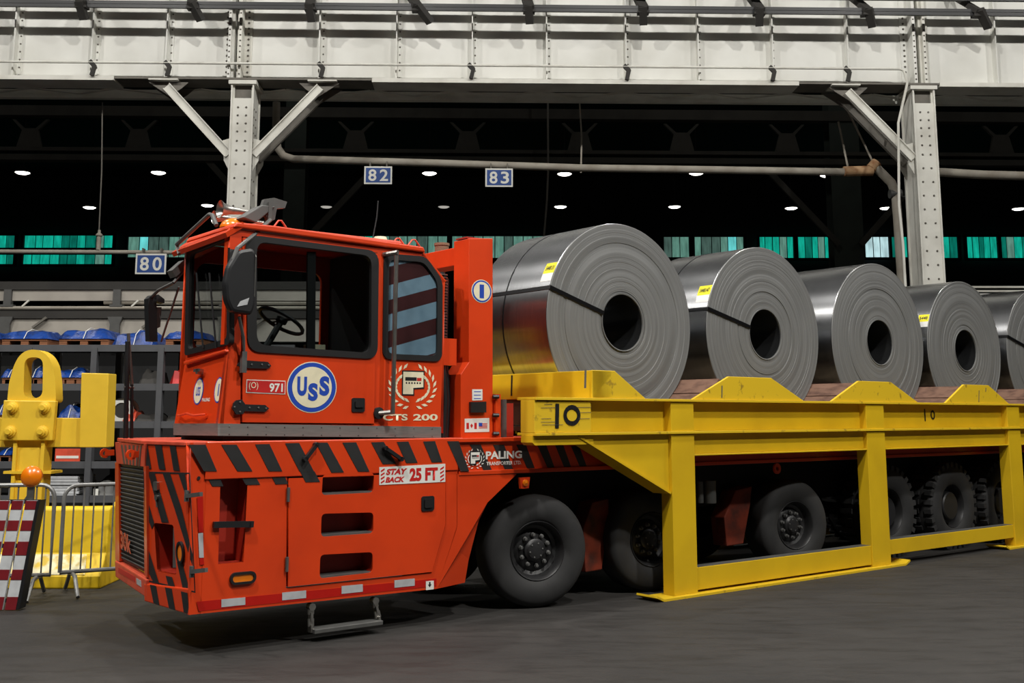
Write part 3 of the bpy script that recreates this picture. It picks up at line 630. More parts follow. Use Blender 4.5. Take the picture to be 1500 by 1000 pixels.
# jersey barriers
def jersey(x0, x1, Y, ztop_, label, seed):
    pl = YP(Y); a0 = pl.px(x0, 800)[0]; a1 = pl.px(x1, 800)[0]; rnd = random.Random(seed)
    prof = [(.0, 0), (.0, .12), (.18, .34), (.24, ztop_-.02), (.27, ztop_), (.42, ztop_), (.45, ztop_-.02), (.52, .34), (.7, .12), (.7, 0)]
    t = thing('concrete_barrier', pl.pt((a0+a1)/2, 0, -.3), label, 'barrier', 'yellow concrete barriers'); mb = MB(); n = 10; k = len(prof); vs = []
    for i in range(n+1):
        for (d, z) in prof: vs.append(pl.pt(a0+(a1-a0)*i/n+(rnd.uniform(-.02, .02) if i in (0, n) else 0), z+(rnd.uniform(-.006, .006) if z > 0 else 0), .05-d+rnd.uniform(-.008, .008)))
    mb.add(vs, [(i*k+j, i*k+(j+1) % k, (i+1)*k+(j+1) % k, (i+1)*k+j) for i in range(n) for j in range(k)]+[tuple(range(k))[::-1], tuple(n*k+j for j in range(k))])
    build('barrier_body', mb, YJER, t, bevel=.015)
    vs = []
    build('worn_toe', MB().add([pl.pt(a0+.02, .14, .04), pl.pt(a1-.15, .14, .04), pl.pt(a1-.2, .325, -.11), pl.pt(a0+.02, .325, -.11)], [(0, 1, 2, 3)]), WORN, t, label='white worn band along the toe')
WORN = mat('worn_toe_paint', (222, 214, 176), .7, dirt=.95, sc=8, col2=(205, 172, 40), lo=.45, hi=.6)
jersey(-80, 150, 11.62, .80, 'long yellow concrete barrier behind the striped barricade', 3)
jersey(152, 260, 12.3, .80, 'chipped yellow concrete barrier end beside the truck grille', 4)
# crowd barriers
def crowd(pts_top, pts_bot, Y0, Y1, label, nb):
    (x0, yt0), (x1, yt1) = pts_top
    A = YP(Y0); Bq = YP(Y1)
    a0, zt = A.px(x0, yt0); a1 = Bq.px(x1, yt1)[0]
    p0 = A.pt(a0, 0); p1 = Bq.pt(a1, 0); d = (p1-p0).normalized(); zb_ = .22; Ln = (p1-p0).length
    t = thing('crowd_barrier', (p0+p1)/2, label, 'barrier', 'grey steel crowd barriers')
    def q(s, z): return p0+d*s+ZD*z
    r = .13; fr = [q(0, zb_), q(0, zt-r)]+[q(r-r*math.cos(PI/2*i/5), zt-r+r*math.sin(PI/2*i/5)) for i in range(1, 6)]+[q(Ln-r+r*math.sin(PI/2*i/5), zt-r+r*math.cos(PI/2*i/5)) for i in range(0, 6)]+[q(Ln, zb_), q(0, zb_)]
    build('frame_tube', MB().tube(fr, .021, 8), GALV, t); n = d.cross(ZD)
    for i in range(1, nb): build('upright_bar', MB().tube([q(Ln*i/nb, zb_), q(Ln*i/nb, zt-.01)], .008, 6), GALV, t)
    for s in (.12, Ln-.12):
        build('curved_foot', MB().tube([q(s, 0)+n*.34+ZD*.02, q(s, .1)+n*.24, q(s, .19)+n*.14, q(s, .2), q(s, .19)-n*.14, q(s, .1)-n*.24, q(s, .02)-n*.34], .02, 8), GALV, t)
crowd(((-150, 712), (81, 712)), None, 10.75, 11.0, 'grey steel crowd barrier on the left, behind the striped barricade', 17)
crowd(((95, 711), (330, 708)), None, 11.15, 12.0, 'grey steel crowd barrier disappearing behind the truck front', 17)
# striped barricade: leaning planks with red and white bands
bz = [733, 746, 762, 777, 793, 813, 834, 849, 874, 893]
BR = YP(10.3)
bar_ = thing('striped_barricade', BR.pt(BR.px(10, 893)[0], 0), 'red and white striped barricade leaning at the left edge', 'barricade')
def brx(f, y):  # f = offset in px from right edge
    return 54-(54-23)*(y-733)/(893-733)+f
for off in (0, -20, -40, -60):
    pk = MB().prism(BR, [BR.px(brx(off-16, 733), 733), BR.px(brx(off, 733), 733), BR.px(brx(off, 893), 893), BR.px(brx(off-16, 893), 893)], -.03, 0)
    plank = build('plank', pk, BWHT, bar_)
    for i in range(0, 9, 2):
        yA, yB = bz[i], bz[i+1]
        build('red_band', MB().prism(BR, [BR.px(brx(off-16, yA), yA), BR.px(brx(off, yA), yA), BR.px(brx(off, yB), yB), BR.px(brx(off-16, yB), yB)], 0, .003), BRED, plank)
build('edge_board', MB().prism(BR, [BR.px(brx(1, 733), 733), BR.px(brx(5, 731), 732), BR.px(brx(6, 893), 892), BR.px(brx(1, 893), 893)], -.12, .01), BLK, bar_)
for y in (735, 800, 880): build('cross_rail', MB().prism(BR, [BR.px(brx(-76, y), y-3), BR.px(brx(2, y), y-3), BR.px(brx(2, y), y+3), BR.px(brx(-76, y), y+3)], -.07, -.03), BLK, bar_)
a, b = BR.px(43, 708)
al = thing('amber_warning_light', BR.pt(a, b-.12, -.05), 'round amber warning light on a bracket above the striped barricade', 'light')
build('amber_lens', MB().lathe(BR.pt(a, b+.06, -.05), V((0, -1, .15)), [(.001, -.05), (.07, -.045), (.098, -.01), (.098, .02), (.07, .05), (.001, .06)], 20), AMBER, al)
build('light_bracket', MB().box(BR, a-.03, a+.03, b-.17, b, -.06, -.03).bar(BR.pt(a-.06, b-.17, -.045), BR.pt(a+.02, b-.05, -.045), .02, .02), CHROME, al)
# ================================================================== COIL TRANSPORTER (orange truck)
truck = thing('coil_transporter', Tp(-3.4, 1.2, 0), 'orange low cab-forward coil transporter with black diagonal stripes, parked under the yellow rack', 'truck')
SB = SV(.337); SC = SV(.40)
def HZ(w_): return Pl(Tp(0, 0, w_), UD, VD)
KL = .0727
E2 = (ZD-UD*KL).normalized()
def facet(u0, v0, u1, v1): return Pl(Tp(u0, v0, 0), (UD*(u1-u0)+VD*(v1-v0)), E2)
FN = facet(-4.70, 1.02, -4.615, .37)          # near half of the V shaped nose
FFar = facet(-4.515, 2.155, -4.70, 1.02)      # far half with the grille
FK = Pl(Tp(-4.615, .37, 0), UD*.045-VD*.033)  # small corner face
LN = math.hypot(.085, .65); LF = math.hypot(.185, 1.135)
def wz(z): return z/E2.z
# hull core and chassis
hull = MB(); pol = [(-2.45, .54), (-4.35, .54), (-4.38, 1.0), (-4.3, 2.05), (-2.45, 2.05)]
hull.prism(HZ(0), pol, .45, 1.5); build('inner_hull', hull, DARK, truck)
dk = [(-2.2, .337), (-4.63-.045, .337), (-4.615-KL*1.54-.01, .375), (-4.70-KL*1.54-.01, 1.02), (-4.515-KL*1.54, 2.155), (-2.2, 2.155)]
build('deck', MB().prism(HZ(0), dk, 1.53, 1.56), ORANGED, truck, bevel=.006)
build('deck', MB().prism(HZ(0), [(-2.2, .345), (9.3, .345), (9.3, 2.145), (-2.2, 2.145)], 1.52, 1.55), ORANGED, truck)
# side panel with door opening and strap recess
pan = [(-4.57, .315), SB.px(640, 862), SB.px(670, 772), (-2.263, 1.40), (-4.57, 1.40)]
doorL = SB.pq([(422, 688), (652, 690), (652, 768), (632, 838), (420, 860)])
doorL = [(a, min(b, 1.272)) for a, b in doorL]
strapR = SB.pq([(319.5, 826), (357, 823), (363, 699), (323, 700)])
plate('side_panel', SB, [pan, inset(doorL, -.006), strapR], -.03, 0, ORANGE, truck)
recess('strap_recess', SB, strapR, .16, REDIN, truck)
build('retaining_strap', MB().bar(SB.pt(*SB.px(311, 768), .02), SB.pt(*SB.px(369, 767), .02), .03, .045).bar(SB.pt(*SB.px(365, 764), .02), SB.pt(*SB.px(365, 772), .02), .03, .03), BLK, truck, label='black rubber retaining strap')
door = plate('locker_door', SB, [inset(doorL, .005)]+[rpoly(SB.pq(q), .04, 5) for q in ([(470, 725), (546, 721), (547, 692), (472, 694)], [(469, 786), (546, 780.5), (546, 750), (470, 752)], [(467, 847), (545, 838), (545, 808), (468, 812)])], -.02, .012, ORANGE, truck)
for q in ([(470, 725), (546, 721), (547, 692), (472, 694)], [(469, 786), (546, 780.5), (546, 750), (470, 752)], [(467, 847), (545, 838), (545, 808), (468, 812)]):
    lp_ = rpoly(SB.pq(q), .04, 5); recess('step_recess', SB, lp_, .17, REDIN, truck)
    a0, b0 = SB.px(*q[0]); a1, _ = SB.px(*q[1]); build('step_tread', MB().box(SB, a0+.005, a1-.005, b0-.002, b0+.014, -.16, .004), GREYMET, truck)
a, b = SB.px(625, 737)
build('door_latch', MB().prism(SB, rrect(a-.065, a+.065, b-.062, b+.062, .02), .012, .022), BLK, door)
build('latch_handle', MB().prism(SB, rrect(a-.04, a+.045, b-.035, b+.04, .012), .022, .034), SEAL, door)
for q in ((421, 724), (419, 826)):
    a, b = SB.px(*q); build('hinge', MB().tube([SB.pt(a, b-.055, .016), SB.pt(a, b+.055, .016)], .013, 8), GREYMET, truck)
# oval marker light
a, b = SB.px(355, 846)
ol = plate('marker_light_ring', SB, [rrect(a-.105, a+.105, b-.045, b+.045, .044, 6), rrect(a-.085, a+.085, b-.027, b+.027, .026, 6)], 0, .022, SEAL, truck)
build('marker_lens', MB().prism(SB, rrect(a-.085, a+.085, b-.027, b+.027, .026, 6), 0, .012), AMBER, ol)
# reflective tape along the sill
def quad(name, pl, q, c, m, par=truck, t=.002, **k): return build(name, MB().prism(pl, pl.pq(q), c, c+t), m, par, **k)
quad('reflective_tape', SB, [(291, 895), (639, 858), (639, 847), (288, 881)], .0005, REDTAPE, label='dark red reflective tape')
for x0, x1, yb, yt in ((324, 359, 889, 877.5), (413, 448, 879, 867.5), (500, 531, 869.5, 858), (577.5, 607, 860.5, 849.5)):
    quad('tape_square', SB, [(x0, yb), (x1, yb-(x1-x0)*.105), (x1, yt-(x1-x0)*.09), (x0, yt)], .003, WHTAPE)
st = quad('warning_sticker', SB, [(623.5, 864), (635, 862.5), (635, 850), (623.5, 851)], .003, WHITE); a, b = SB.px(629, 859)
build('arrow_mark', MB().prism(SB, [(a-.018, b+.02), (a-.007, b+.02), (a-.007, b+.04), (a+.007, b+.04), (a+.007, b+.02), (a+.018, b+.02), (a, b-.005)], .005, .0065), BLK, st)
# upper band, lips, corner, nose
UB = SV(.325)
build('upper_band', MB().box(UB, -4.585, SB.px(670, 690)[0], 1.28, 1.558, -.04, 0), ORANGE, truck, bevel=.006)
build('corner_post', MB().prism(FK, [(0, .315), (.056, .315), (.056, 1.555), (-.0, 1.555)], -.03, 0).prism(SV(.337), [(-4.66, .315), (-4.565, .315), (-4.565, 1.555), (-4.70, 1.555)], -.03, -.004), ORANGE, truck)
nb_ = [(0, wz(.335)), (LN+.01, wz(.315)), (LN+.01, wz(.50)), (0, wz(.47))]
build('nose_bumper', MB().prism(FN, nb_, -.05, .02), ORANGE, truck, bevel=.01)
npan = [(0, wz(.47)), (LN+.005, wz(.50)), (LN+.005, wz(1.555)), (0, wz(1.555))]
nx = lambda x, y: FN.px(160+x*.27, 635+y*.27)
rc = [nx(262, 745), nx(368, 765), nx(352, 492), nx(246, 482)]
plate('nose_panel', FN, [npan, rpoly(rc, .03, 4)], -.03, 0, ORANGE, truck)
recess('nose_step_recess', FN, rpoly(rc, .03, 4), .17, REDIN, truck)
tr = build('chain_tread', MB().bar(FN.pt(*nx(350, 510), -.03), FN.pt(*nx(346, 725), -.03), .045, .03), CHROME, truck)
dl = [nx(190, 205), nx(443, 207), nx(470, 858), nx(208, 800)]
gp = MB(); ins = inset(dl, .010); 
plate('door_gap', FN, [dl, ins], .0, .003, DARK, truck, label='black seam of the nose door')
for (x, y) in ((432, 332), (458, 742)):
    p = nx(x, y); q = nx(x+85, y-12)
    build('door_hinge', MB().bar(FN.pt(*p, .015), FN.pt(*q, .02), .025, .03).lathe(FN.pt(p[0], p[1]-.04, .015), ZD, [(.001, 0), (.018, 0), (.018, .08), (.001, .08)], 8), GREYMET, truck, label='bare metal hinge')
a, b = nx(266, 280); build('padlock', MB().prism(FN, rrect(a-.03, a+.03, b-.035, b+.03, .008), 0, .02).lathe(FN.pt(a, b-.09, 0), FN.n, [(.022, 0), (.022, .02), (.001, .025)], 10).tube([FN.pt(a, b-.11, .015), FN.pt(a+.02, b-.16, .02)], .006, 6), CHROME, truck, label='white tag and chrome key lock')
a, b = nx(395, 640); oc = plate('side_light_ring', FN, [ell(a, b, .052, .082, 24), ell(a, b, .037, .063, 24)], 0, .02, SEAL, truck)
build('side_light_lens', MB().prism(FN, ell(a, b, .037, .063, 24), 0, .012), AMBER, oc)
def nstripe(pts, c=.0035): build('hazard_stripe', MB().prism(FN, [nx(*q) for q in pts], c, c+.0015), BLACK, truck)
for pts in ([(198, 60), (215, 60), (235, 188), (208, 190)], [(255, 58), (292, 60), (312, 193), (277, 190)], [(335, 62), (368, 64), (390, 198), (356, 195)]): nstripe(pts)
for pts in ([(199, 305), (250, 487), (236, 515), (202, 420)], [(217, 206), (252, 208), (328, 478), (290, 478)], [(296, 209), (336, 210), (398, 400), (458, 650), (458, 715), (425, 610), (360, 400)], [(383, 212), (418, 214), (434, 330), (428, 350)], [(204, 585), (275, 812), (246, 808), (210, 735)], [(372, 690), (402, 700), (442, 850), (405, 843)], [(311, 768), (345, 775), (362, 832), (325, 822)]): nstripe(pts)
for pts in ([(236, 815), (270, 822), (288, 927), (256, 915)], [(318, 828), (355, 835), (374, 952), (340, 942)], [(405, 848), (440, 856), (450, 968), (420, 962)]): nstripe(pts, .021)
# corner tape
ck = lambda x, y: FK.px(160+x*.27, 635+y*.27)
for pts, m in (([(484, 535), (510, 535), (508, 340), (476, 345)], REDTAPE), ([(488, 672), (512, 672), (508, 537), (482, 540)], WHTAPE), ([(492, 712), (514, 710), (512, 674), (490, 676)], REDTAPE)):
    build('corner_tape', MB().prism(SB, [SB.px(160+x*.27, 635+y*.27) for x, y in pts], .001, .003), m, truck)
a, b = SB.px(291, 700); build('screw_hole', MB().lathe(SB.pt(a, b, 0), SB.n, [(.014, .001), (.014, .003), (.001, .003)], 8), BLK, truck)
# far nose facet: frame, louvres, band, bumper
fx = lambda x, y: FFar.px(160+x*.27, 635+y*.27)
Bq = [fx(*q) for q in ((30, 45), (192, 65), (190, 188), (38, 160))]
build('nose_band', MB().prism(FFar, Bq, -.05, .0), ORANGED, truck)
for i, x in enumerate((62, 82, 104, 126, 148, 166)):
    build('faded_stripe', MB().prism(FFar, [fx(x, 62+i*2), fx(x+9, 62+i*2), fx(x+9-(i-3)*5, 165+i*4), fx(x-(i-3)*5, 165+i*4)], .001, .003), FADED, truck)
gr0 = [fx(*q) for q in ((48, 164), (186, 190), (192, 770), (52, 690))]
for q in ([(30, 155), (48, 160), (54, 692), (32, 680)], [(184, 185), (197, 187), (206, 790), (190, 775)]): build('grille_frame', MB().prism(FFar, [fx(*k) for k in q], -.05, .0), ORANGE, truck)
build('grille_back', MB().prism(FFar, gr0, -.06, -.045), DARK, truck)
nl = 24
for i in range(nl):
    t = (i+.5)/nl
    pL = V(gr0[0])*(1-t)+V(gr0[3])*t; pR = V(gr0[1])*(1-t)+V(gr0[2])*t
    lo = FFar.pt(pL.x, pL.y, -.028); hi = FFar.pt(pR.x, pR.y, -.028)
    build('louvre', MB().bar(lo, hi, .045, .012, up=(ZD*.6-FFar.n)), LOUV, truck)
t_ = textpx('grille_letters', '30k', FFar, 160+62*.27, 635+620*.27, 160+118*.27, 635+555*.27, ORANGED, truck, bold=.03, c=.004)
build('far_bumper', MB().prism(FFar, [fx(*q) for q in ((36, 685), (206, 800), (208, 900), (40, 775))], -.06, .01), ORANGED, truck, bevel=.01)
build('bumper_tape', MB().prism(FFar, [fx(*q) for q in ((55, 722), (145, 778), (147, 808), (56, 750))], .0105, .0125), REDP, truck)
build('bumper_tape_white', MB().prism(FFar, [fx(*q) for q in ((155, 788), (180, 804), (182, 838), (157, 820))], .0105, .0125), WHTAPE, truck)
for x, y in ((12, 100), (158, 118)):
    a, b = fx(x, y); c_ = FFar.pt(a, b, .06)
    build('tow_eye', MB().lathe(c_-UD*0-VD*.012, VD, [(.02, 0), (.042, 0), (.042, .025), (.02, .025)], 14, closed=True).bar(c_, FFar.pt(a, b, -.02), .024, .05), ORANGE, truck)
# hazard stripes on the upper band
def sstripe(pl, pts, c=.002): build('hazard_stripe', MB().prism(pl, pl.pq(pts), c, c+.0015), BLACK, truck)
for pts in ([(276, 651), (301, 651), (327, 712), (311, 712)], [(324, 651), (346.5, 651), (381, 709.5), (360, 710)], [(373.5, 650.5), (394.5, 650), (422, 708.5), (403.5, 709)], [(417.5, 649), (438, 648.5), (467.5, 705.4), (446.5, 706)],
            [(462.4, 648), (479.5, 648), (503.5, 691.5), (485.5, 692)], [(501.4, 648), (521.5, 647.6), (541, 690.5), (524.5, 690.5)], [(543.4, 647.6), (562, 647), (580, 679), (560.5, 679.6)],
            [(581, 647), (598, 646.4), (611.5, 677.5), (595, 678)], [(619.6, 646.4), (637, 645.8), (647.5, 676.6), (632.5, 677)]):
    yb = pts[2][1]; cut = 690
    if yb > 692:                                   # band part and door/panel part
        f_ = lambda p, q, y: (p[0]+(q[0]-p[0])*(y-p[1])/(q[1]-p[1]), y)
        L1, R1 = f_(pts[0], pts[3], cut), f_(pts[1], pts[2], cut)
        sstripe(UB, [pts[0], pts[1], R1, L1]); sstripe(SB, [L1, R1, pts[2], pts[3]], .0135 if pts[0][0] > 410 else .002)
    else: sstripe(UB, pts)
sstripe(UB, [(655, 646), (671.5, 646), (687, 690), (674.5, 690)])
# beam behind the cab, lips, stripes, logo
W36 = SV(.36)
build('side_beam', MB().box(W36, -2.4, 9.3, 1.25, 1.53, -.03, 0), ORANGE, truck)
build('beam_lip', MB().box(SV(.33), SB.px(672, 695)[0], 9.3, 1.232, 1.27, -.16, 0).box(SV(.33), SB.px(660, 645)[0], 9.3, 1.52, 1.556, -.1, 0), ORANGE, truck, bevel=.005)
for pts in ([(688, 651), (704, 651), (721, 690), (709, 690)], [(722, 651), (738, 651), (752, 689), (740, 689)], [(756, 651), (770, 651), (784, 688), (773, 688)], [(787, 652), (800, 652), (813, 687), (803, 687)], [(813, 652), (825, 652), (837, 686), (827, 686)], [(836, 653), (848, 653), (860, 685), (850, 685)]): sstripe(W36, pts)
textpx('maker_name', 'PALING', W36, 711, 672.5, 764, 659.5, WHITE, truck, bold=.035, c=.006)
textpx('maker_name', 'TRANSPORTER LTD.', W36, 712, 681.5, 763, 674.5, WHITE, truck, bold=.02, c=.006)
def laurel(pl, x0, x1, y0, y1, par, mt, c, leaves=9, inner=True):
    a0, b0 = pl.px(x0, y1); a1, b1 = pl.px(x1, y0); ca, cb_ = (a0+a1)/2, (b0+b1)/2; ra, rb = (a1-a0)/2*.88, (b1-b0)/2*.9; mb = MB()
    for s in (-1, 1):
        for i in range(leaves):
            th = math.radians(-80+i*(142/(leaves-1))); px_, py_ = ca+s*ra*math.cos(th), cb_+rb*math.sin(th)
            tx, ty = -s*ra*math.sin(th), rb*math.cos(th); l = math.hypot(tx, ty); tx /= l; ty /= l; ln = rb*.46; wd = rb*.12
            for k in (-1, 1):
                ox, oy = px_+k*ty*wd*.9, py_-k*tx*wd*.9; ex_, ey_ = tx*.9+k*ty*.45, ty*.9-k*tx*.45
                mb.prism(pl, [(ox, oy), (ox+ex_*ln*.5+ey_*wd*.7, oy+ey_*ln*.5-ex_*wd*.7), (ox+ex_*ln, oy+ey_*ln), (ox+ex_*ln*.5-ey_*wd*.7, oy+ey_*ln*.5+ex_*wd*.7)], c, c+.001)
    return build('laurel_wreath', mb, mt, par, kind='stuff')
def pblock(pl, x0, x1, y0, y1, par, mt, c):
    a0, b0 = pl.px(x0, y1); a1, b1 = pl.px(x1, y0); w_, h = a1-a0, b1-b0
    f = lambda s, t: (a0+s*w_, b0+t*h)
    poly = [f(0, 0), f(.5, 0), f(.5, .28), f(1, .32), f(1, 1), f(0, 1)]
    build('emblem_border', MB().prism(pl, inset(poly, -.012), c, c+.001), BLK, par)
    e = build('emblem_letter', MB().prism(pl, poly, c+.001, c+.002), mt, par)
    mb = MB()
    for i in range(6): mb.lathe(pl.pt(*f(.16+i*.135, .5), c+.002), pl.n, [(h*.045, 0), (h*.045, .001), (.0001, .001)], 8)
    mb.prism(pl, [f(.1, .6), f(.66, .6), f(.66, .76), f(.1, .76)], c+.002, c+.003)
    build('emblem_picture', mb, BLK, par); build('emblem_picture', MB().prism(pl, [f(.68, .6), f(.9, .6), f(.9, .74), f(.68, .74)], c+.002, c+.003), REDP, par)
laurel(W36, 682, 708, 659, 685, truck, WHITE, .005, 8); pblock(W36, 689, 702, 662, 679, truck, WHITE, .006)
# fender in front of the first wheel
build('fender', MB().prism(SB, SB.pq([(669, 694), (757, 694), (714, 736), (669, 771)]), -.03, 0), ORANGE, truck)
p1, p2_, p3, p4, p5 = SB.pt(*SB.px(669, 771)), SB.pt(*SB.px(714, 736)), SV(.47).pt(*SV(.47).px(693, 779)), SV(.47).pt(*SV(.47).px(681, 853)), SB.pt(*SB.px(640, 862))
build('fender_skirt', MB().add([p1, p2_, p3, p4, p5, p1+VD*.06, p2_+VD*.06, p3+VD*.03, p4+VD*.03, p5+VD*.06], [(0, 4, 3, 2, 1), (5, 6, 7, 8, 9), (0, 1, 6, 5), (1, 2, 7, 6), (2, 3, 8, 7), (3, 4, 9, 8), (4, 0, 5, 9)]), ORANGE, truck)
a, b = SB.px(768, 707); ml = build('marker_bracket', MB().prism(SB, [(a-.06, b+.05), (a+.06, b+.05), (a+.045, b-.05), (a-.045, b-.05)], -.02, .01), ORANGE, truck)
build('marker_lens', MB().lathe(SB.pt(a, b, .01), SB.n, [(.03, 0), (.03, .015), (.001, .025)], 12), AMBER, ml)
# rubber hood latches
for q in ([(445, 672), (461, 651)], [(562, 656), (585, 672)]):
    p, r_ = UB.pt(*UB.px(*q[0]), .03), UB.pt(*UB.px(*q[1]), .03)
    build('rubber_latch', MB().bar(p, r_, .03, .028).lathe(p-UB.n*.03, UB.n, [(.02, 0), (.02, .045), (.001, .045)], 8).lathe(r_-UB.n*.03, UB.n, [(.02, 0), (.02, .045), (.001, .045)], 8), BLK, truck)
# stay back plate
sb_ = SB.off(.013); q = [(555.5, 710), (652, 705.5), (652, 679), (555.5, 684)]
sbp = build('warning_plate', MB().prism(sb_, sb_.pq(q), 0, .003), WHITE, truck, label='white plate with red lettering')
textpx('lettering', 'STAY', sb_, 565, 695.5, 596.5, 685.5, REDP, sbp, bold=.05, c=.0045, shear=.25); textpx('lettering', 'BACK', sb_, 564, 706.8, 592.5, 697.5, REDP, sbp, bold=.05, c=.0045, shear=.25)
textpx('lettering', '25 FT', sb_, 599.5, 704.8, 641, 684, REDP, sbp, bold=.05, c=.0045)
for x in (557.5, 644.5):
    for k in range(4):
        y = 686+k*5.6-(3 if x > 600 else 0); build('slash_mark', MB().prism(sb_, sb_.pq([(x, y+3), (x+5.5, y-.5), (x+5.5, y+2), (x, y+5.5)]), .003, .0045), REDP, sbp)
# hanging step
p = SB.pt(*SB.px(457, 921), -.02); q = SB.pt(*SB.px(557, 912), -.02); p.z = q.z = .085
build('hanging_step', MB().bar(p, q, .13, .035), GREYMET, truck, bevel=.005)
for (x0, y0), e in (((458, 889), p), ((551, 880), q)):
    t0 = SB.pt(*SB.px(x0, y0), -.03); mb = MB()
    for i in range(4):
        s, t = t0+(e-t0)*(i/4), t0+(e-t0)*((i+1.25)/4); mb.bar(s, t, .05 if i % 2 else .018, .02 if i % 2 else .05, up=UD)
    mb.lathe(t0-SB.n*.03, SB.n, [(.03, 0), (.03, .06), (.001, .06)], 8); build('step_link', mb, CHROME, truck)
# ---- cab
cabo = SC.pq([(319, 621), (336, 490), (337, 334), (400, 343), (500, 356), (620, 371), (652, 412), (645, 625)])
cdoor = SC.pq([(352, 620), (354, 346), (553, 370), (548, 622)])
rw_o = rpoly(SC.pq([(563, 373), (622, 377), (646, 411), (645, 528), (561, 524)]), .07); rw_i = rpoly(SC.pq([(569, 380), (620, 384), (640, 413), (639, 521), (567, 518)]), .06)
dw_o = rpoly(SC.pq([(360, 346), (551, 370), (549, 524), (363, 513)]), .10); dw_i = rpoly(SC.pq([(374, 354), (542, 375), (541, 517), (374, 505)]), .09)
plate('cab_side', SC, [cabo, cdoor, rw_o], -.04, 0, ORANGE, truck)
cdr = plate('cab_door', SC, [inset(cdoor, .010), dw_o], -.03, .015, ORANGE, truck)
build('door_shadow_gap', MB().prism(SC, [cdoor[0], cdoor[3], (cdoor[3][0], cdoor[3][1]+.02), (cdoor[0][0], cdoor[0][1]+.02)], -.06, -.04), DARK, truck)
plate('window_seal', SC, [inset(dw_o, -.012), dw_i], -.02, .028, SEAL, cdr); plate('window_seal', SC, [inset(rw_o, -.01), rw_i], -.02, .014, SEAL, truck)
build('window_glass', MB().prism(SC, dw_i, -.012, -.008), GLASS, cdr); build('window_glass', MB().prism(SC, rw_i, -.004, -.001), GLASS2, truck)
# striped see-through film on the rear side window
def clip(poly, win):                                        # convex window clip
    n = len(win); ar = sum(win[i][0]*win[(i+1) % n][1]-win[(i+1) % n][0]*win[i][1] for i in range(n)); sg = 1 if ar > 0 else -1
    out = [V(p) for p in poly]
    for i in range(n):
        a, b = V(win[i]), V(win[(i+1) % n]); d = b-a
        if d.length < 1e-6: continue
        f = lambda p: sg*(d.x*(p.y-a.y)-d.y*(p.x-a.x)); res = []
        for k in range(len(out)):
            p, q = out[k-1], out[k]; fp, fq = f(p), f(q)
            if (fp >= 0) != (fq >= 0): res.append(p+(q-p)*(fp/(fp-fq)))
            if fq >= 0: res.append(q)
        out = res
        if not out: return []
    return [tuple(p) for p in out]
film = build('window_film', MB().prism(SC, rw_i, -.007, -.006), STRPR, truck, label='pale blue and maroon diagonally striped window film')
for (ya, yb, h) in ((386, 366, 13), (430, 405, 24), (474, 448, 27), (524, 497, 30)):
    pc = clip(SC.pq([(560, ya+h*.5), (655, yb+h*.5), (655, yb-h*.4), (560, ya-h*.4)]), rw_i)
    if pc: build('pale_band', MB().prism(SC, pc, -.006, -.005), STRPB, film)
# front of the cab
uB = -4.462; c_ln = Tp(uB, .42, 1.60); c_lf = Tp(uB, 1.30, 1.60); c_mn = Tp(-4.40, .42, 2.31); c_mf = Tp(-4.40, 1.235, 2.27); c_tn = Tp(-4.42, .42, 3.2); c_tf = Tp(-4.42, 1.27, 3.2)
FP = Pl(c_ln, -VD, (c_mn-c_ln)); FP.e2 = (Tp(-4.40, .42, 2.31)-c_ln).normalized()
def loc2(pl, p): d = p-pl.o; return (d.dot(pl.e1), d.dot(pl.e2))
fpp = [loc2(FP, x) for x in (Tp(uB+.007, .40, 1.69), Tp(-4.40, .40, 2.33), c_mf, Tp(uB+.007, 1.30, 1.69))]
build('front_panel', MB().prism(FP, fpp, -.03, 0), ORANGE, truck)
build('front_crease', MB().prism(FP, FP.pq([(274, 530), (336, 512), (336, 516), (275, 535)]), 0, .035), ORANGE, truck, bevel=.008)
WP = Pl(Tp(-4.415, .4, 2.3), -VD, ZD)
ws_o = rpoly(WP.pq([(272, 521), (338, 504), (339, 338), (275, 366)]), .04); ws_i = rpoly(WP.pq([(277, 512), (334, 496), (334, 350), (280, 372)]), .05)
plate('windscreen_seal', WP, [ws_o, ws_i], -.03, .012, SEAL, truck); build('windscreen', MB().prism(WP, ws_i, -.012, -.008), GLASS, truck)
for x in (293, 312): build('wiper', MB().tube([WP.pt(*WP.px(x+8, 510), .02), WP.pt(*WP.px(x, 400), .03)], .008, 6), BLK, truck)
build('corner_pillar', MB().box(SC, -4.43, -4.30, 2.3, 3.2, -.1, -.035), ORANGE, truck)
far = SV(1.30); fo = [(-4.42, 1.6), (-2.37, 1.6), (-2.37, 2.95), (-2.6, 3.2), (-4.42, 3.2)]
plate('far_side', far, [fo, rrect(-4.32, -3.12, 2.3, 3.05, .1), rrect(-3.0, -2.5, 2.3, 2.95, .1)], -.03, .0, ORANGE, truck)
bk = FU(-2.38); plate('back_wall', bk, [[(-1.30, 1.6), (-.42, 1.6), (-.42, 2.95), (-1.30, 2.95)], rrect(-1.2, -.55, 2.3, 2.9, .08)], -.02, .01, ORANGE, truck)
build('rear_slope', MB().prism(SC, [(-2.61, 3.2), (-2.355, 2.95), (-2.40, 2.93), (-2.63, 3.16)], -.90, -.0), ORANGE, truck)
build('roof', MB().prism(SC, SC.pq([(340, 333), (400, 341), (500, 354), (621, 370), (618, 362), (500, 345), (400, 331), (345, 326)]), -.94, .03), ORANGE, truck, bevel=.012)
build('roof_crown', MB().box(SC, -4.3, -2.75, 3.24, 3.29, -.75, -.12), ORANGED, truck, bevel=.02)
vz = [Tp(-4.34, .37, 3.265), Tp(-4.34, 1.36, 3.265), Tp(-4.52, 1.37, 3.12), Tp(-4.47, .40, 3.17)]
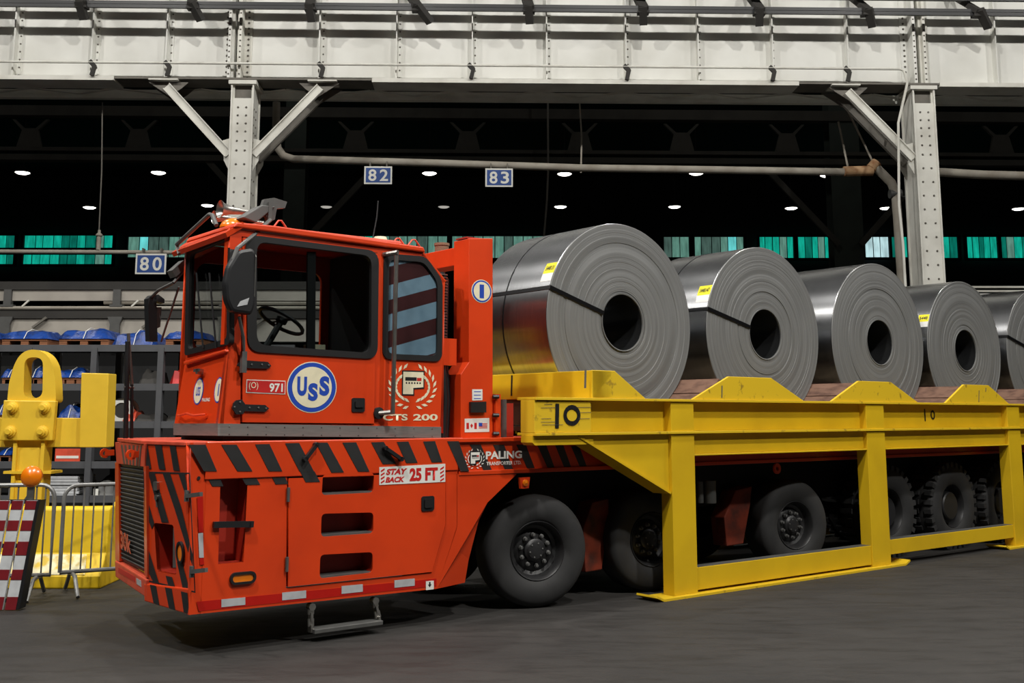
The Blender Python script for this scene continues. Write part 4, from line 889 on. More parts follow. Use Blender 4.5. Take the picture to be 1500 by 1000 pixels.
build('sun_visor', MB().add(vz+[p-ZD*.035+UD*.02 for p in vz], [(0, 1, 2, 3), (7, 6, 5, 4), (0, 3, 7, 4), (3, 2, 6, 7), (2, 1, 5, 6), (1, 0, 4, 5)]), ORANGE, truck)
st_ = MB(); build('cab_strip', st_.prism(SC, SC.pq([(318, 638), (318, 620), (645, 625), (645, 641)]), -.02, .012).prism(FU(-4.475), FU(-4.475).pq([(254, 637), (254, 620), (319, 620), (319, 638)]), -.02, 0), STEEL, truck, label='bare stainless skirt strip')
rr = MB()
for x in range(335, 640, 27):
    for y in (624.5, 635.5): rivet(rr, SC.off(.012), *SC.px(x, y+(x-320)*.01), .006)
build('strip_rivets', rr, GREYMET, truck, kind='stuff')
build('cab_floor', MB().box(SC, -4.40, -2.4, 1.56, 1.66, -.88, -.03), DARK, truck)
# door furniture and marks
for q in ([(348, 531), (345, 535), (352, 539), (390, 540), (395, 536), (390, 530), (360, 528)], [(340, 590), (338, 598), (344, 607), (354, 606), (356, 602), (386, 603), (392, 598), (386, 593), (357, 592), (352, 585), (344, 586)]):
    h_ = build('strap_hinge', MB().prism(SC, SC.pq(q), .015, .03), BLK, cdr)
for x, y in ((366, 534), (381, 534), (391, 535), (363, 597), (376, 597), (387, 598), (349, 589), (349, 603), (341, 596)): build('hinge_bolt', MB().lathe(SC.pt(*SC.px(x, y), .03), SC.n, [(.008, 0), (.008, .005), (.001, .007)], 6), GREYMET, cdr)
build('mirror_stay_base', MB().bar(SC.pt(*SC.px(352, 546), .05), SC.pt(*SC.px(353, 515), .05), .04, .04).tube([SC.pt(*SC.px(353, 517), .05), SC.pt(*SC.px(351, 495), .07), SC.pt(*SC.px(339, 466), .14)], .013, 8), GREYMET, truck)
a, b = SC.px(523, 593); build('door_handle', MB().prism(SC, rrect(a-.062, a+.062, b-.058, b+.058, .015), .015, .024), BLK, cdr); build('door_handle', MB().prism(SC, rrect(a-.035, a+.045, b-.02, b+.035, .012), .024, .036), SEAL, cdr)
def disc(pl, cx, cy, rx, ry, m, c, par, name='disc', n=40):
    a, b = pl.px(cx, cy); ra = abs(pl.px(cx+rx, cy)[0]-pl.px(cx-rx, cy)[0])/2; rb = abs(pl.px(cx, cy-ry)[1]-pl.px(cx, cy+ry)[1])/2
    return build(name, MB().prism(pl, ell(a, b, ra, rb, n), c, c+.001), m, par)
DO = SC.off(.015)
disc(DO, 457, 567, 36.5, 37.5, CREAM, .001, cdr, 'badge_edge'); disc(DO, 457, 567, 35.2, 36.2, BLUE, .0025, cdr, 'badge_ring'); disc(DO, 457, 567, 29, 30, CREAM, .004, cdr, 'badge_field')
textpx('badge_letter', 'U', DO, 434.5, 579.5, 449.5, 551.5, BLUE, cdr, bold=.055, c=.006); textpx('badge_letter', 'S', DO, 450.5, 587, 465.5, 561, BLUE, cdr, bold=.055, c=.006); textpx('badge_letter', 'S', DO, 467, 579.5, 482.5, 551, BLUE, cdr, bold=.055, c=.006)
quad('number_plate', DO, [(360, 575), (417.5, 577.5), (418, 557.5), (361, 555.5)], .001, WHITE, cdr); quad('number_field', DO, [(361.3, 573.8), (416.5, 576.3), (417, 558.7), (362, 556.8)], .0025, REDP, cdr)
textpx('number', '971', DO, 394, 574, 414, 561.5, WHITE, cdr, bold=.03, c=.006); textpx('small_print', '(O)', DO, 364, 571, 378, 559.5, CREAM, cdr, c=.006)
# grab bar
gb = MB().tube([SC.pt(*SC.px(571, 369), .11), SC.pt(*SC.px(570, 400), .11), SC.pt(*SC.px(565, 605), .11)], .02, 10).tube([SC.pt(*SC.px(562, 373), 0), SC.pt(*SC.px(571, 372), .13)], .022, 8).tube([SC.pt(*SC.px(553, 605), .02), SC.pt(*SC.px(568, 603), .11)], .02, 8)
build('grab_bar', gb, CHROME, truck, label='long vertical steel grab bar'); a, b = SC.px(553, 605); build('grab_bar_foot', MB().lathe(SC.pt(a, b, 0), SC.n, [(.05, 0), (.05, .03), (.001, .035)], 12), BLK, truck)
SD = SC
laurel(SD, 571.5, 636, 539, 595, truck, CREAM, .002, 10); pblock(SD, 590, 620, 545, 577, truck, CREAM, .002)
textpx('model_lettering', 'CTS', SD, 561, 615.8, 597, 606.2, CREAM, truck, bold=.03, c=.003); textpx('model_lettering', '200', SD, 605, 615.8, 641, 606.2, CREAM, truck, bold=.03, c=.003)
# front panel marks
disc(FP, 291, 573, 7, 19.5, BLUE, .001, truck, 'front_badge'); disc(FP, 291, 573, 6, 17.5, CREAM, .0025, truck, 'front_badge_field')
disc(FP, 320.5, 571, 6.2, 18.8, BLUE, .001, truck, 'front_badge'); disc(FP, 320.5, 571, 5.2, 16.8, CREAM, .0025, truck, 'front_badge_field')
textpx('badge_letter', 'USS', FP, 287, 580, 295, 566, BLUE, truck, bold=.03, c=.004); textpx('badge_letter', '1', FP, 319, 580, 322.5, 562, BLUE, truck, bold=.03, c=.004)
textpx('maker_name', 'PALING', FP, 296, 588, 308, 582.5, WHITE, truck, bold=.03, c=.002)
a, b = FP.px(297, 543); build('front_latch', MB().box(FP, a-.07, a+.06, b-.012, b+.012, .03, .05).box(FP, a-.02, a+.02, b-.03, b+.012, 0, .05), CHROME, truck)
build('front_grab', MB().tube([FP.pt(*FP.px(264, 608), .02), FP.pt(*FP.px(272, 609), .05), FP.pt(*FP.px(282, 606), .05), FP.pt(*FP.px(292, 609), .05), FP.pt(*FP.px(305, 607), .02)], .010, 6), ORANGE, truck)
# mirrors, arms, roof gear
MR = SV(.22); mp_ = MR.pq([(350, 366), (371, 363), (375, 369), (375, 446), (370, 461), (340, 457), (332, 440), (330, 415), (335, 390)])
mir = build('mirror_housing', MB().prism(MR, rpoly(mp_, .03, 3), -.09, 0), BLK, truck, bevel=.03); MATS['black_plastic']
build('mirror_glass', MB().prism(Pl(MR.pt(MR.px(374, 400)[0], 0, -.045), VD, ZD), rrect(-.04, .04, MR.px(374, 437)[1], MR.px(374, 372)[1], .02), 0.0, .006), CHROME, mir)
quad('mirror_sticker', MR, [(347, 449), (362, 446), (365, 436), (352, 441)], .001, WHTAPE, mir)
build('mirror_arm', MB().tube([SV(.5).pt(*SV(.5).px(396, 322)), SV(.4).pt(*SV(.4).px(372, 344)), MR.pt(*MR.px(350, 363), -.03), MR.pt(*MR.px(344, 380), -.03)], .017, 8), GREYMET, truck)
LB = SV(.55)
build('work_lamp', MB().prism(LB, LB.pq([(352, 319), (381, 301), (401, 303), (372, 327)]), -.16, .04), LAMPGREY, truck, bevel=.008)
build('work_lamp_bracket', MB().prism(LB, LB.pq([(383, 301), (386, 292), (400, 290), (419, 296), (416, 305), (404, 306), (401, 322), (392, 326)]), -.03, .02).bar(LB.pt(*LB.px(393, 297), .03), LB.pt(*LB.px(392, 322), .03), .03, .03), GREYMET, truck)
for (x, y, r, v_, nm) in ((345, 326, .12, .72, 'beacon'), (441, 338, .075, .85, 'beacon')):
    p = SV(v_).pt(*SV(v_).px(x, y)); p.z = Tp(0, 0, 3.27).z
    build('beacon', MB().lathe(p, ZD, [(r*1.05, 0), (r*1.05, r*.12), (r*.9, r*.4), (r*.55, r*.62), (.001, r*.7)], 20), AMBER, truck, label='amber roof beacon')
h0 = SV(.85).pt(*SV(.85).px(322, 306)); 
for dy, dv, r in ((0, 0, .075), (-.05, .12, .055)):
    o_ = h0+ZD*dy+VD*dv
    build('air_horn', MB().lathe(o_, UD, [(r, 0), (r*.72, .03), (r*.45, .10), (r*.32, .2), (r*.26, .45), (.001, .46)], 16), CHROME, truck)
GRP = FU(-4.50); build('roof_grab_rail', MB().tube([GRP.pt(*GRP.px(263, 372)), GRP.pt(*GRP.px(259, 358)), GRP.pt(*GRP.px(307, 314)), GRP.pt(*GRP.px(311, 315)), GRP.pt(*GRP.px(317, 330))], .018, 8), GREYMET, truck)
for x, y, v_ in ((410, 330, .45), (583, 356, .6), (606, 358, .8)):
    pl = SV(v_); build('lifting_eye', MB().tube([pl.pt(*pl.px(x-9, y+2)), pl.pt(*pl.px(x-2, y-7)), pl.pt(*pl.px(x+2, y-7)), pl.pt(*pl.px(x+9, y+3))], .008, 6), ORANGED, truck)
pl = SV(.85); a, b = pl.px(557, 355); build('antenna_dome', MB().lathe(pl.pt(a, 3.24), ZD, [(.07, 0), (.065, .10), (.055, .125), (.001, .13)], 18), CREAM, truck)
build('antenna', MB().tube([pl.pt(*pl.px(546, 350)), pl.pt(*pl.px(552, 318)), pl.pt(*pl.px(554, 294))], .006, 6), BLK, truck)
pl = SV(1.35); a, b = pl.px(647, 373); build('exhaust_can', MB().lathe(pl.pt(a, b-.15), ZD, [(.001, 0), (.07, 0), (.07, .24), (.078, .24), (.078, .265), (.001, .265)], 16), mat('rusty_exhaust', (132, 98, 76), .7, dirt=.5, sc=8), truck)
# far mirror and front poles
FM = SV(1.75)
fm = build('mirror_housing', MB().prism(FM, FM.pq([(217, 437), (222, 432), (229, 432), (231, 500), (219, 499)]), -.1, 0).prism(FM, FM.pq([(222, 433), (232, 431), (241, 438), (241, 444), (231, 442)]), -.1, 0), BLK, truck)
build('mirror_glass', MB().prism(FM, FM.pq([(230, 449), (240, 449), (238, 478), (230, 482)]), -.06, -.05), GREYMET, fm)
JB = SV(1.38)
build('mirror_arm', MB().tube([FM.pt(*FM.px(223, 434)), SV(1.6).pt(*SV(1.6).px(232, 425)), JB.pt(*JB.px(254, 414))], .014, 6).tube([FM.pt(*FM.px(236, 500)), JB.pt(*JB.px(262, 420))], .010, 6).tube([JB.pt(*JB.px(254, 414)), JB.pt(*JB.px(266, 400)), JB.pt(*JB.px(276, 372))], .014, 6), GREYMET, truck)
build('mirror_arm_lamp', MB().prism(JB, JB.pq([(251, 396), (268, 381), (273, 391), (256, 406)]), -.1, .02), LAMPGREY, truck)
PO = SV(1.95); zt = 1.55
a0 = PO.px(184, 640)[0]; a1 = PO.px(193, 640)[0]; a2, b2 = PO.px(188, 488); a3, b3 = PO.px(193, 563)
build('front_pole', MB().tube([PO.pt(a0, zt), PO.pt(*PO.px(187, 500))], .022, 8), BLK, truck)
build('front_pole', MB().tube([PO.pt(a1, zt), PO.pt(a3, b3)], .015, 8), BLK, truck); build('chrome_ram', MB().tube([PO.pt(a3, b3), PO.pt(a2, b2)], .015, 8), CHROME, truck)
build('pole_link', MB().tube([PO.pt(*PO.px(182, 567)), PO.pt(*PO.px(196, 567))], .014, 6), GREYMET, truck)
build('window_divider', MB().prism(SC, SC.pq([(452, 368), (464, 369), (463, 512), (451, 511)]), -.035, -.014), SEAL, cdr)
# cab interior
build('seat_cushion', MB().prism(SV(.72), rrect(-3.45, -2.95, 2.0, 2.16, .06), -.42, 0), SEATM, truck, bevel=.02)
build('seat_back', MB().prism(SV(.74), [(-3.02, 2.1), (-2.88, 2.1), (-2.76, 2.78), (-2.80, 2.92), (-2.88, 2.9), (-2.95, 2.7)], -.38, 0), SEATM, truck, bevel=.03)
build('seat_pedestal', MB().box(SV(.8), -3.35, -3.05, 1.66, 2.0, -.28, 0), DARK, truck)
wc = SV(.75).pt(*SV(.75).px(412, 470)); wa = (ZD*.85+UD*.5).normalized()
ring = [wc+(VD*math.cos(t)+wa.cross(VD)*math.sin(t))*.2 for t in [2*PI*i/20 for i in range(21)]]
build('steering_wheel', MB().tube(ring, .016, 6).tube([wc, wc-wa*.35], .03, 8).bar(ring[0], ring[10], .03, .01).lathe(wc, wa, [(.05, -.01), (.05, .02), (.001, .03)], 12), BLK, truck)
build('dashboard', MB().prism(SV(.5), [(-4.38, 1.9), (-4.15, 1.9), (-4.12, 2.22), (-4.38, 2.30)], -.72, 0), SEATM, truck)
build('control_box', MB().box(SV(.55), -3.62, -3.48, 2.24, 2.34, -.12, 0), CREAM, truck, label='cream control box')
build('inner_pillar', MB().box(SV(.5), -3.06, -3.0, 1.66, 3.18, -.76, 0), DARK, truck)
# post, bulkhead beam, equipment behind the cab
post = build('bulkhead_post', MB().prism(SC, SC.pq([(687, 349), (722, 349), (722, 642), (675, 642), (675, 548), (687, 530)]), -.24, 0), ORANGE, truck, bevel=.006)
build('post_cap', MB().box(SC, -2.11, -1.82, 3.37, 3.385, -.2, -.03), REDIN, truck)
build('bulkhead_beam', MB().box(FU(-2.09), -2.1, -.6, 3.14, 3.31, -.2, 0), ORANGE, truck, bevel=.006); build('bulkhead_post', MB().box(SV(1.9), -2.1, -1.85, 1.55, 3.37, -.22, 0), ORANGE, truck)
disc(SC, 705.5, 426.5, 15, 17, CREAM, .001, truck, 'number_disc'); disc(SC, 705.5, 426.5, 14, 16, BLUE, .0025, truck, 'number_disc'); disc(SC, 705.5, 426.5, 12, 13.8, CREAM, .004, truck, 'number_disc')
textpx('number', '1', SC, 702, 436.5, 708.5, 417, BLUE, truck, bold=.05, c=.006)
quad('paper_sticker', SC, [(691.5, 586.5), (706.5, 586), (706.5, 570), (691.5, 570)], .001, WHITE)
for y in (573, 578, 583): quad('sticker_line', SC, [(694, y+1), (704, y+1), (704, y), (694, y)], .002, BLUE)
quad('reader_box', SC, [(687, 604), (709.5, 604), (709.5, 588), (687, 588.5)], .001, BLK, t=.03)
fs = quad('flag_sticker', SC, [(680.5, 633), (716.5, 632.3), (716.5, 612), (680.5, 613)], .001, WHITE)
quad('flag', SC, [(683, 628), (686.5, 628), (686.5, 619), (683, 619.2)], .0025, REDP, fs); quad('flag', SC, [(694.5, 628), (698, 628), (698, 619), (694.5, 619.1)], .0025, REDP, fs); quad('flag', SC, [(688.5, 623), (690.5, 627), (692.5, 623), (690.5, 620)], .0025, REDP, fs)
for k in range(4): quad('flag', SC, [(701, 621+k*2), (713.5, 620.8+k*2), (713.5, 619.8+k*2), (701, 620+k*2)], .0025, REDP, fs)
quad('flag', SC, [(701, 624), (706, 624), (706, 619), (701, 619)], .0035, BLUE, fs)
textpx('sticker_text', 'BUILT WITH PRIDE', SC, 684, 617.6, 713, 614.6, BLK, fs, c=.0025); textpx('sticker_text', 'QUALITY', SC, 686, 632, 711, 629.6, BLK, fs, c=.0025)
hb = SC; build('hinge_bar', MB().prism(SC, SC.pq([(724, 577), (731.5, 577), (731.5, 643), (724, 643)]), -.03, .02), ORANGE, truck)
for y in (581, 608, 635): build('hinge_bar_bolt', MB().tube([SC.pt(*SC.px(720, y), .02), SC.pt(*SC.px(727, y), .035)], .018, 8), BLK, truck)
build('hydraulic_cylinder', MB().tube([SV(.6).pt(*SV(.6).px(737, 585)), SV(.6).pt(*SV(.6).px(737, 645))], .035, 10), GREYMET, truck); build('orange_upright', MB().box(SV(.6), SV(.6).px(742, 600)[0], SV(.6).px(752, 600)[0], 1.55, 1.87, -.08, 0), REDIN, truck)
fn = MB(); 
for i in range(22):
    p = SV(.55).pt(-2.30, 2.45+i*.027); fn.lathe(p, ZD, [(.001, 0), (.055, .002), (.055, .012), (.001, .014)], 10)
build('finned_cooler', fn, CHROME, truck, kind='stuff'); build('cooler_core', MB().tube([SV(.55).pt(-2.30, 2.3), SV(.55).pt(-2.30, 3.05)], .03, 8), BLK, truck)
build('cooler_bracket', MB().box(SV(.45), -2.35, -2.2, 2.2, 2.44, -.12, 0), ORANGE, truck)
for k, (u_, v_) in enumerate(((-2.31, .5), (-2.25, .55), (-2.2, .62), (-2.28, .7), (-2.22, .8))): build('hydraulic_hose', MB().tube([Tp(u_, v_, 1.55), Tp(u_+.02, v_, 1.9), Tp(u_-.01, v_+.02, 2.3), Tp(u_+.02, v_+.05, 3.0)], .035, 8), BLK, truck)
build('dark_gap_box', MB().box(SV(.85), -2.36, -2.14, 1.55, 3.0, -1.1, 0), BLK, truck)  # added black box standing for the dark gap behind the cab
# ---- wheels
def lmb(): return MB()
def wheel_proto(R, knob=False):
    Y0 = V((0, 0, 0)); ax = V((0, -1, 0)); wd = .34
    prof = [(R*.51, -.02), (R*.56, .005), (R*.70, .018), (R*.88, .012), (R*.955, -.02), (R*.985, -.045), (R*(.985), -wd+.045), (R*.955, -wd+.02), (R*.8, -wd), (R*.51, -wd+.02)]
    mb = MB().lathe(Y0, ax, prof, 56, closed=True)
    if knob:
        for i in range(30):
            t = 2*PI*i/30; d = V((math.cos(t), 0, math.sin(t))); s = V((-math.sin(t), 0, math.cos(t)))
            for y0, y1 in ((.0, .10), (.18, .34)): mb.bar(d*(R*.965)+V((0, y0, 0)), d*(R*.965)+V((0, y1, 0)), .06, .07, up=d)
    me = bpy.data.meshes.new('tyre'); me.from_pydata([tuple(p) for p in mb.v], [], mb.f); me.polygons.foreach_set('use_smooth', mb.sm); me.update(); me.set_sharp_from_angle(angle=math.radians(40)); me.materials.append(RUBBER)
    if knob: rp = [(R*.52, -.04), (R*.50, -.02), (R*.47, -.05), (R*.45, -.15), (R*.34, -.15), (R*.33, -.06), (R*.30, -.045), (.001, -.045)]
    else: rp = [(R*.53, -.012), (R*.515, -.0), (R*.49, -.012), (R*.46, -.06), (R*.44, -.10), (R*.38, -.115), (R*.33, -.095), (R*.22, -.09), (R*.20, -.06), (R*.17, -.05), (R*.15, -.035), (.05, -.03), (.001, -.03)]
    mb = MB().lathe(Y0, ax, rp, 48)
    m2 = bpy.data.meshes.new('rim'); m2.from_pydata([tuple(p) for p in mb.v], [], mb.f); m2.polygons.foreach_set('use_smooth', mb.sm); m2.update(); m2.set_sharp_from_angle(angle=math.radians(35)); m2.materials.append(RIM)
    mb = MB()
    if not knob:
        for i in range(10):
            t = 2*PI*i/10; p = V((math.cos(t)*R*.275, .092, math.sin(t)*R*.275)); mb.lathe(p, ax, [(.021, 0), (.021, .02), (.014, .022), (.014, .045), (.001, .047)], 8)
        for i in range(6):
            t = 2*PI*i/6; p = V((math.cos(t)*R*.125, .035, math.sin(t)*R*.125)); mb.lathe(p, ax, [(.008, 0), (.008, .008), (.001, .01)], 6)
    m3 = None
    if mb.v:
        m3 = bpy.data.meshes.new('wheel_studs'); m3.from_pydata([tuple(p) for p in mb.v], [], mb.f); m3.update(); m3.materials.append(STUD)
    return me, m2, m3
WA = wheel_proto(.515); WB = wheel_proto(.56, True)
def wheel(u_, v_, R, proto, steer=0, flip=False):
    me, m2, m3 = proto; p = Tp(u_, v_, R)
    w_ = bpy.data.objects.new('wheel', me); COL.objects.link(w_); w_.parent = truck; w_.location = p-truck.location
    w_.rotation_euler = (0, random.uniform(0, 1), TH+math.radians(steer)+(PI if flip else 0)); w_.rotation_mode = 'XYZ'
    for nm, m in (('rim', m2), ('wheel_studs', m3)):
        if m: o = bpy.data.objects.new(nm, m); COL.objects.link(o); o.parent = w_; nm == 'wheel_studs' and o.__setitem__('kind', 'stuff')
for u_, st, pr, R in ((-1.345, -17, WA, .515), (.17, -9.5, WA, .515), (2.50, -9.5, WA, .515), (4.42, 0, WB, .56), (5.90, 0, WB, .56), (7.25, 0, WB, .56), (8.5, 0, WB, .56)):
    wheel(u_+.05, .40, R, pr, st)
    wheel(u_+.05, 2.13, R, pr, st, True)
    build('axle', MB().tube([Tp(u_, .6, R), Tp(u_, 1.95, R)], .08, 10), DARK, truck)
for (x0, y0, x1, y1, w_) in ((868, 838, 880, 740, .2), (1075, 800, 1090, 722, .2)):
    pl = SV(.62); p = pl.pt(*pl.px(x0, y0)); q = pl.pt(*pl.px(x1, y1)); build('suspension_arm', MB().prism(pl, pl.pq([(x0-10, y0), (x0+14, y0-4), (x0+24, y1+18), (x1+12, y1-10), (x1-12, y1-4), (x0-14, y1+36)]), -.2, 0), ARMR, truck, bevel=.01)
for x0, x1, y0, y1 in ((1021, 1029, 705, 736), (1032, 1046, 704, 736)):
    pl = SV(.5); a0, b1 = pl.px(x0, y0); a1, b0 = pl.px(x1, y1); build('air_tank', MB().tube([pl.pt((a0+a1)/2, b0), pl.pt((a0+a1)/2, b1)], (a1-a0)/2, 14), GREYMET, truck)
a, b = SV(.34).px(1137, 686); build('lashing_eye', MB().lathe(SV(.34).pt(a, b), SB.n, [(.025, 0), (.06, 0), (.06, .02), (.025, .02)], 14, closed=True), ORANGE, truck)
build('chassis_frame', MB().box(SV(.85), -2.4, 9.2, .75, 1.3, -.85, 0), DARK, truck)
# ================================================================== YELLOW RACK
rack = thing('coil_rack', Tp(3.6, 1.25, 0), 'long yellow steel cassette rack marked 10 straddling the transporter and carrying the coils', 'rack')
S0 = SV(0.0); RL_ = 10.2
def bx(name, pl, a0, a1, b0, b1, c0, c1, m=YELLOW, bevel=.005, **k): return build(name, MB().box(pl, a0, a1, b0, b1, c0, c1), m, rack, bevel=bevel, **k)
bx('top_flange', S0, -1.66, RL_, 1.892, 1.917, -.25, .02, YELLOW2, .003)
bx('beam_web', S0, -1.64, RL_, 1.60, 1.892, -.12, -.09)
bx('middle_flange', S0, -1.66, RL_, 1.575, 1.60, -.25, .022, YELLOW2, .003)
bx('lower_web', S0, .09, RL_, 1.37, 1.575, -.08, -.055)
bx('lower_flange', S0, .4, RL_, 1.352, 1.37, -.2, -.01)
bx('web_stiffener', S0, -1.66, -1.63, 1.6, 1.892, -.2, .0, YELLOW2)
ep = bx('end_plate', S0, -1.645, -.975, 1.60, 1.882, -.03, .0, YELLOW2)
def spray(pl, pts, r, par, c=.004, name='painted_digit', m=BLK):
    mb = MB(); 
    for i in range(len(pts)-1):
        (a, b), (a2, b2) = pts[i], pts[i+1]; dx, dy = a2-a, b2-b; l = math.hypot(dx, dy) or 1; nx_, ny_ = -dy/l*r, dx/l*r
        mb.prism(pl, [(a+nx_-dx*.1, b+ny_-dy*.1), (a-nx_-dx*.1, b-ny_-dy*.1), (a2-nx_+dx*.1, b2-ny_+dy*.1), (a2+nx_+dx*.1, b2+ny_+dy*.1)], c, c+.001)
    return build(name, mb, m, par)
spray(S0, S0.pq([(816, 594), (815.5, 624)]), .022, ep)
a, b = S0.px(837.5, 608); ra = .085; rb = .075
spray(S0, [(a+ra*math.cos(t), b+rb*math.sin(t)) for t in [2*PI*i/16 for i in range(17)]], .02, ep)
for y, x0, x1 in ((597, 794, 812), (596.5, 845, 864), (613, 794, 806), (618, 794, 812), (622, 796, 822), (604, 848, 864), (613, 848, 862), (592, 798, 808)):
    spray(S0, S0.pq([(x0, y), (x1, y-.3)]), .0018, ep, name='scratch_line', m=RIVM)
for q in ([(1354, 600), (1355, 615)],): spray(S0.off(-.09), S0.off(-.09).pq(q), .012, rack)
a, b = S0.off(-.09).px(1366, 607.5); spray(S0.off(-.09), [(a+.04*math.cos(t), b+.05*math.sin(t)) for t in [2*PI*i/12 for i in range(13)]], .011, rack)
lipp = S0.off(-.06); build('nose_lip', MB().prism(lipp, [(-1.67, 1.576), (-1.67, 1.515), (-1.64, 1.49), (-.93, 1.49), (-.93, 1.576)], -.12, .04), YELLOW, rack)
build('gusset_plate', MB().prism(lipp, [(-1.10, 1.575), (.1, 1.0), (.1, 1.575)], .0, .02), YELLOW, rack)
build('gusset_flange', MB().bar(S0.pt(-1.12, 1.565, -.13), S0.pt(.09, 1.0, -.13), .24, .02, up=V((UD*.42+ZD*.9))), YELLOW, rack)
for i, a in enumerate((.10, 3.43, 6.75, 9.85)):
    bx('post', S0, a, a+(.335 if i != 1 else .37), 0.02, 1.892, -.15, 0)
    bx('far_post', SV(2.5), a, a+.33, 0.0, 1.9, -.0, .15)
for x in (430, ): pass
bx('bottom_rail', S0, .435, 3.43, .045, .262, -.15, -.015); bx('bottom_rail', S0, 3.80, 6.75, .13, .30, -.15, -.015); bx('bottom_rail', S0, 7.08, 9.85, .13, .30, -.15, -.015)
for a0, a1 in ((.435, 3.43), (3.80, 6.75)): build('worn_rail_top', MB().box(S0, a0, a1, (.262 if a0 < 1 else .30), (.265 if a0 < 1 else .303), -.15, -.02), GREYMET, rack, label='scuffed bare rail top')
for a0, a1 in ((-.12, 4.0), (6.45, 10.4)):
    mb = MB().box(S0, a0, a1, 0, .022, -.22, .07)
    for a, s in ((a0, -1), (a1, 1)): mb.bar(S0.pt(a, .012, -.07), S0.pt(a+s*.09, .05, -.07), .28, .02, up=ZD)
    build('skid_plate', mb, YELLOW2, rack)
bx('far_beam', SV(2.5), -1.66, RL_, 1.36, 1.9, 0, .04); bx('far_bottom_rail', SV(2.5), .1, RL_, .03, .25, 0, .1)
bx('deck_plate', HZ(0), -.95, RL_, .13, 2.45, 1.60, 1.65, SADB)
F95 = FU(-.955); bx('front_crossbeam', F95, -2.5, -.0, 1.917, 2.175, -.25, 0)
bx('front_bracket', FU(-1.0), -.98, -.15, 1.70, 1.89, -.06, 0)
spray(F95, [F95.px(750, 552), F95.px(749.5, 577)], .012, rack, c=.002, name='marker_line')
build('paint_smear', MB().prism(S0, S0.pq([(850, 543), (865, 542), (862, 547), (858.5, 550), (859, 566), (856, 566), (856, 550)]), -.003, .003), RIVM, rack) if False else None
CC = [(.087, .65, 1.045, 2.724, 1.20), (2.497, .70, 1.04, 2.715, 1.15), (4.87, .70, 1.05, 2.715, 1.15), (7.03, .70, 1.00, 2.69, 1.15), (9.25, .70, 1.02, 2.70, 1.15)]
def trap(a0, a1, a2, a3, top=2.16): build('chock_plate', MB().prism(S0, [(a0, 1.917), (a3, 1.917), (a2, top), (a1, top)], -.03, 0), YELLOW2, rack, bevel=.004)
trap(-.955, -.954, -.662, -.25, 2.177)
for q in ((.42, .99, 1.69, 2.25), (2.76, 3.315, 3.98, 4.56), (5.195, 5.67, 6.30, 6.82), (7.45, 7.95, 8.6, 9.1), (9.6, 9.9, 10.1, 10.2)): trap(*q)
for x, y0, y1 in ((1057.5, 566, 581), (1434, 573, 587), (1444, 568, 573)): spray(S0, S0.pq([(x, y0), (x-.3, y1)]), .007, rack, c=.002, name='weld_mark', m=RIVM)
spray(S0, S0.pq([(857.5, 543), (857, 566)]), .012, rack, c=.001, name='paint_smear', m=RIVM)
ends = [(-.955, None)]+[(None, None)]
def saddle(left, right):
    # left/right: slope end positions (top u, bottom u) or None for vertical
    top = 2.13; bot = 1.66
    l = [(left[1], bot), (left[0], top)] if left else None
    r = [(right[0], top), (right[1], bot)]
    poly = l+r; build('saddle_block', MB().prism(SV(.14), poly, -2.3, 0), SADB, rack)
    for side, (p, q) in ((0, (poly[0], poly[1])), (1, (poly[2], poly[3]))):
        P0, P1 = V(p), V(q); n = V((-(P1-P0).y, (P1-P0).x)).normalized(); 
        for k in range(3):
            A = P0+(P1-P0)*(k/3+.01); B = P0+(P1-P0)*((k+1)/3-.01)
            if side == 0 and left and left[0] == left[1]: continue
            off = n*.022
            build('timber_board', MB().prism(SV(.13), [tuple(A), tuple(B), tuple(B+off), tuple(A+off)], -2.4, -.0), SADW, rack)
for i in range(len(CC)+1):
    cl = CC[i-1] if i else None; cr = CC[i] if i < len(CC) else None
    def tan_(c, s, z): return c[0]+s*(c[2]*1.4142-(c[3]-z)+.035)
    L_ = (tan_(cl, 1, 2.13), tan_(cl, 1, 1.66)) if cl else (-.94, -.94)
    R_ = (tan_(cr, -1, 2.13), tan_(cr, -1, 1.66)) if cr else (10.15, 10.15)
    if L_[0] < R_[0]: saddle(L_, R_)
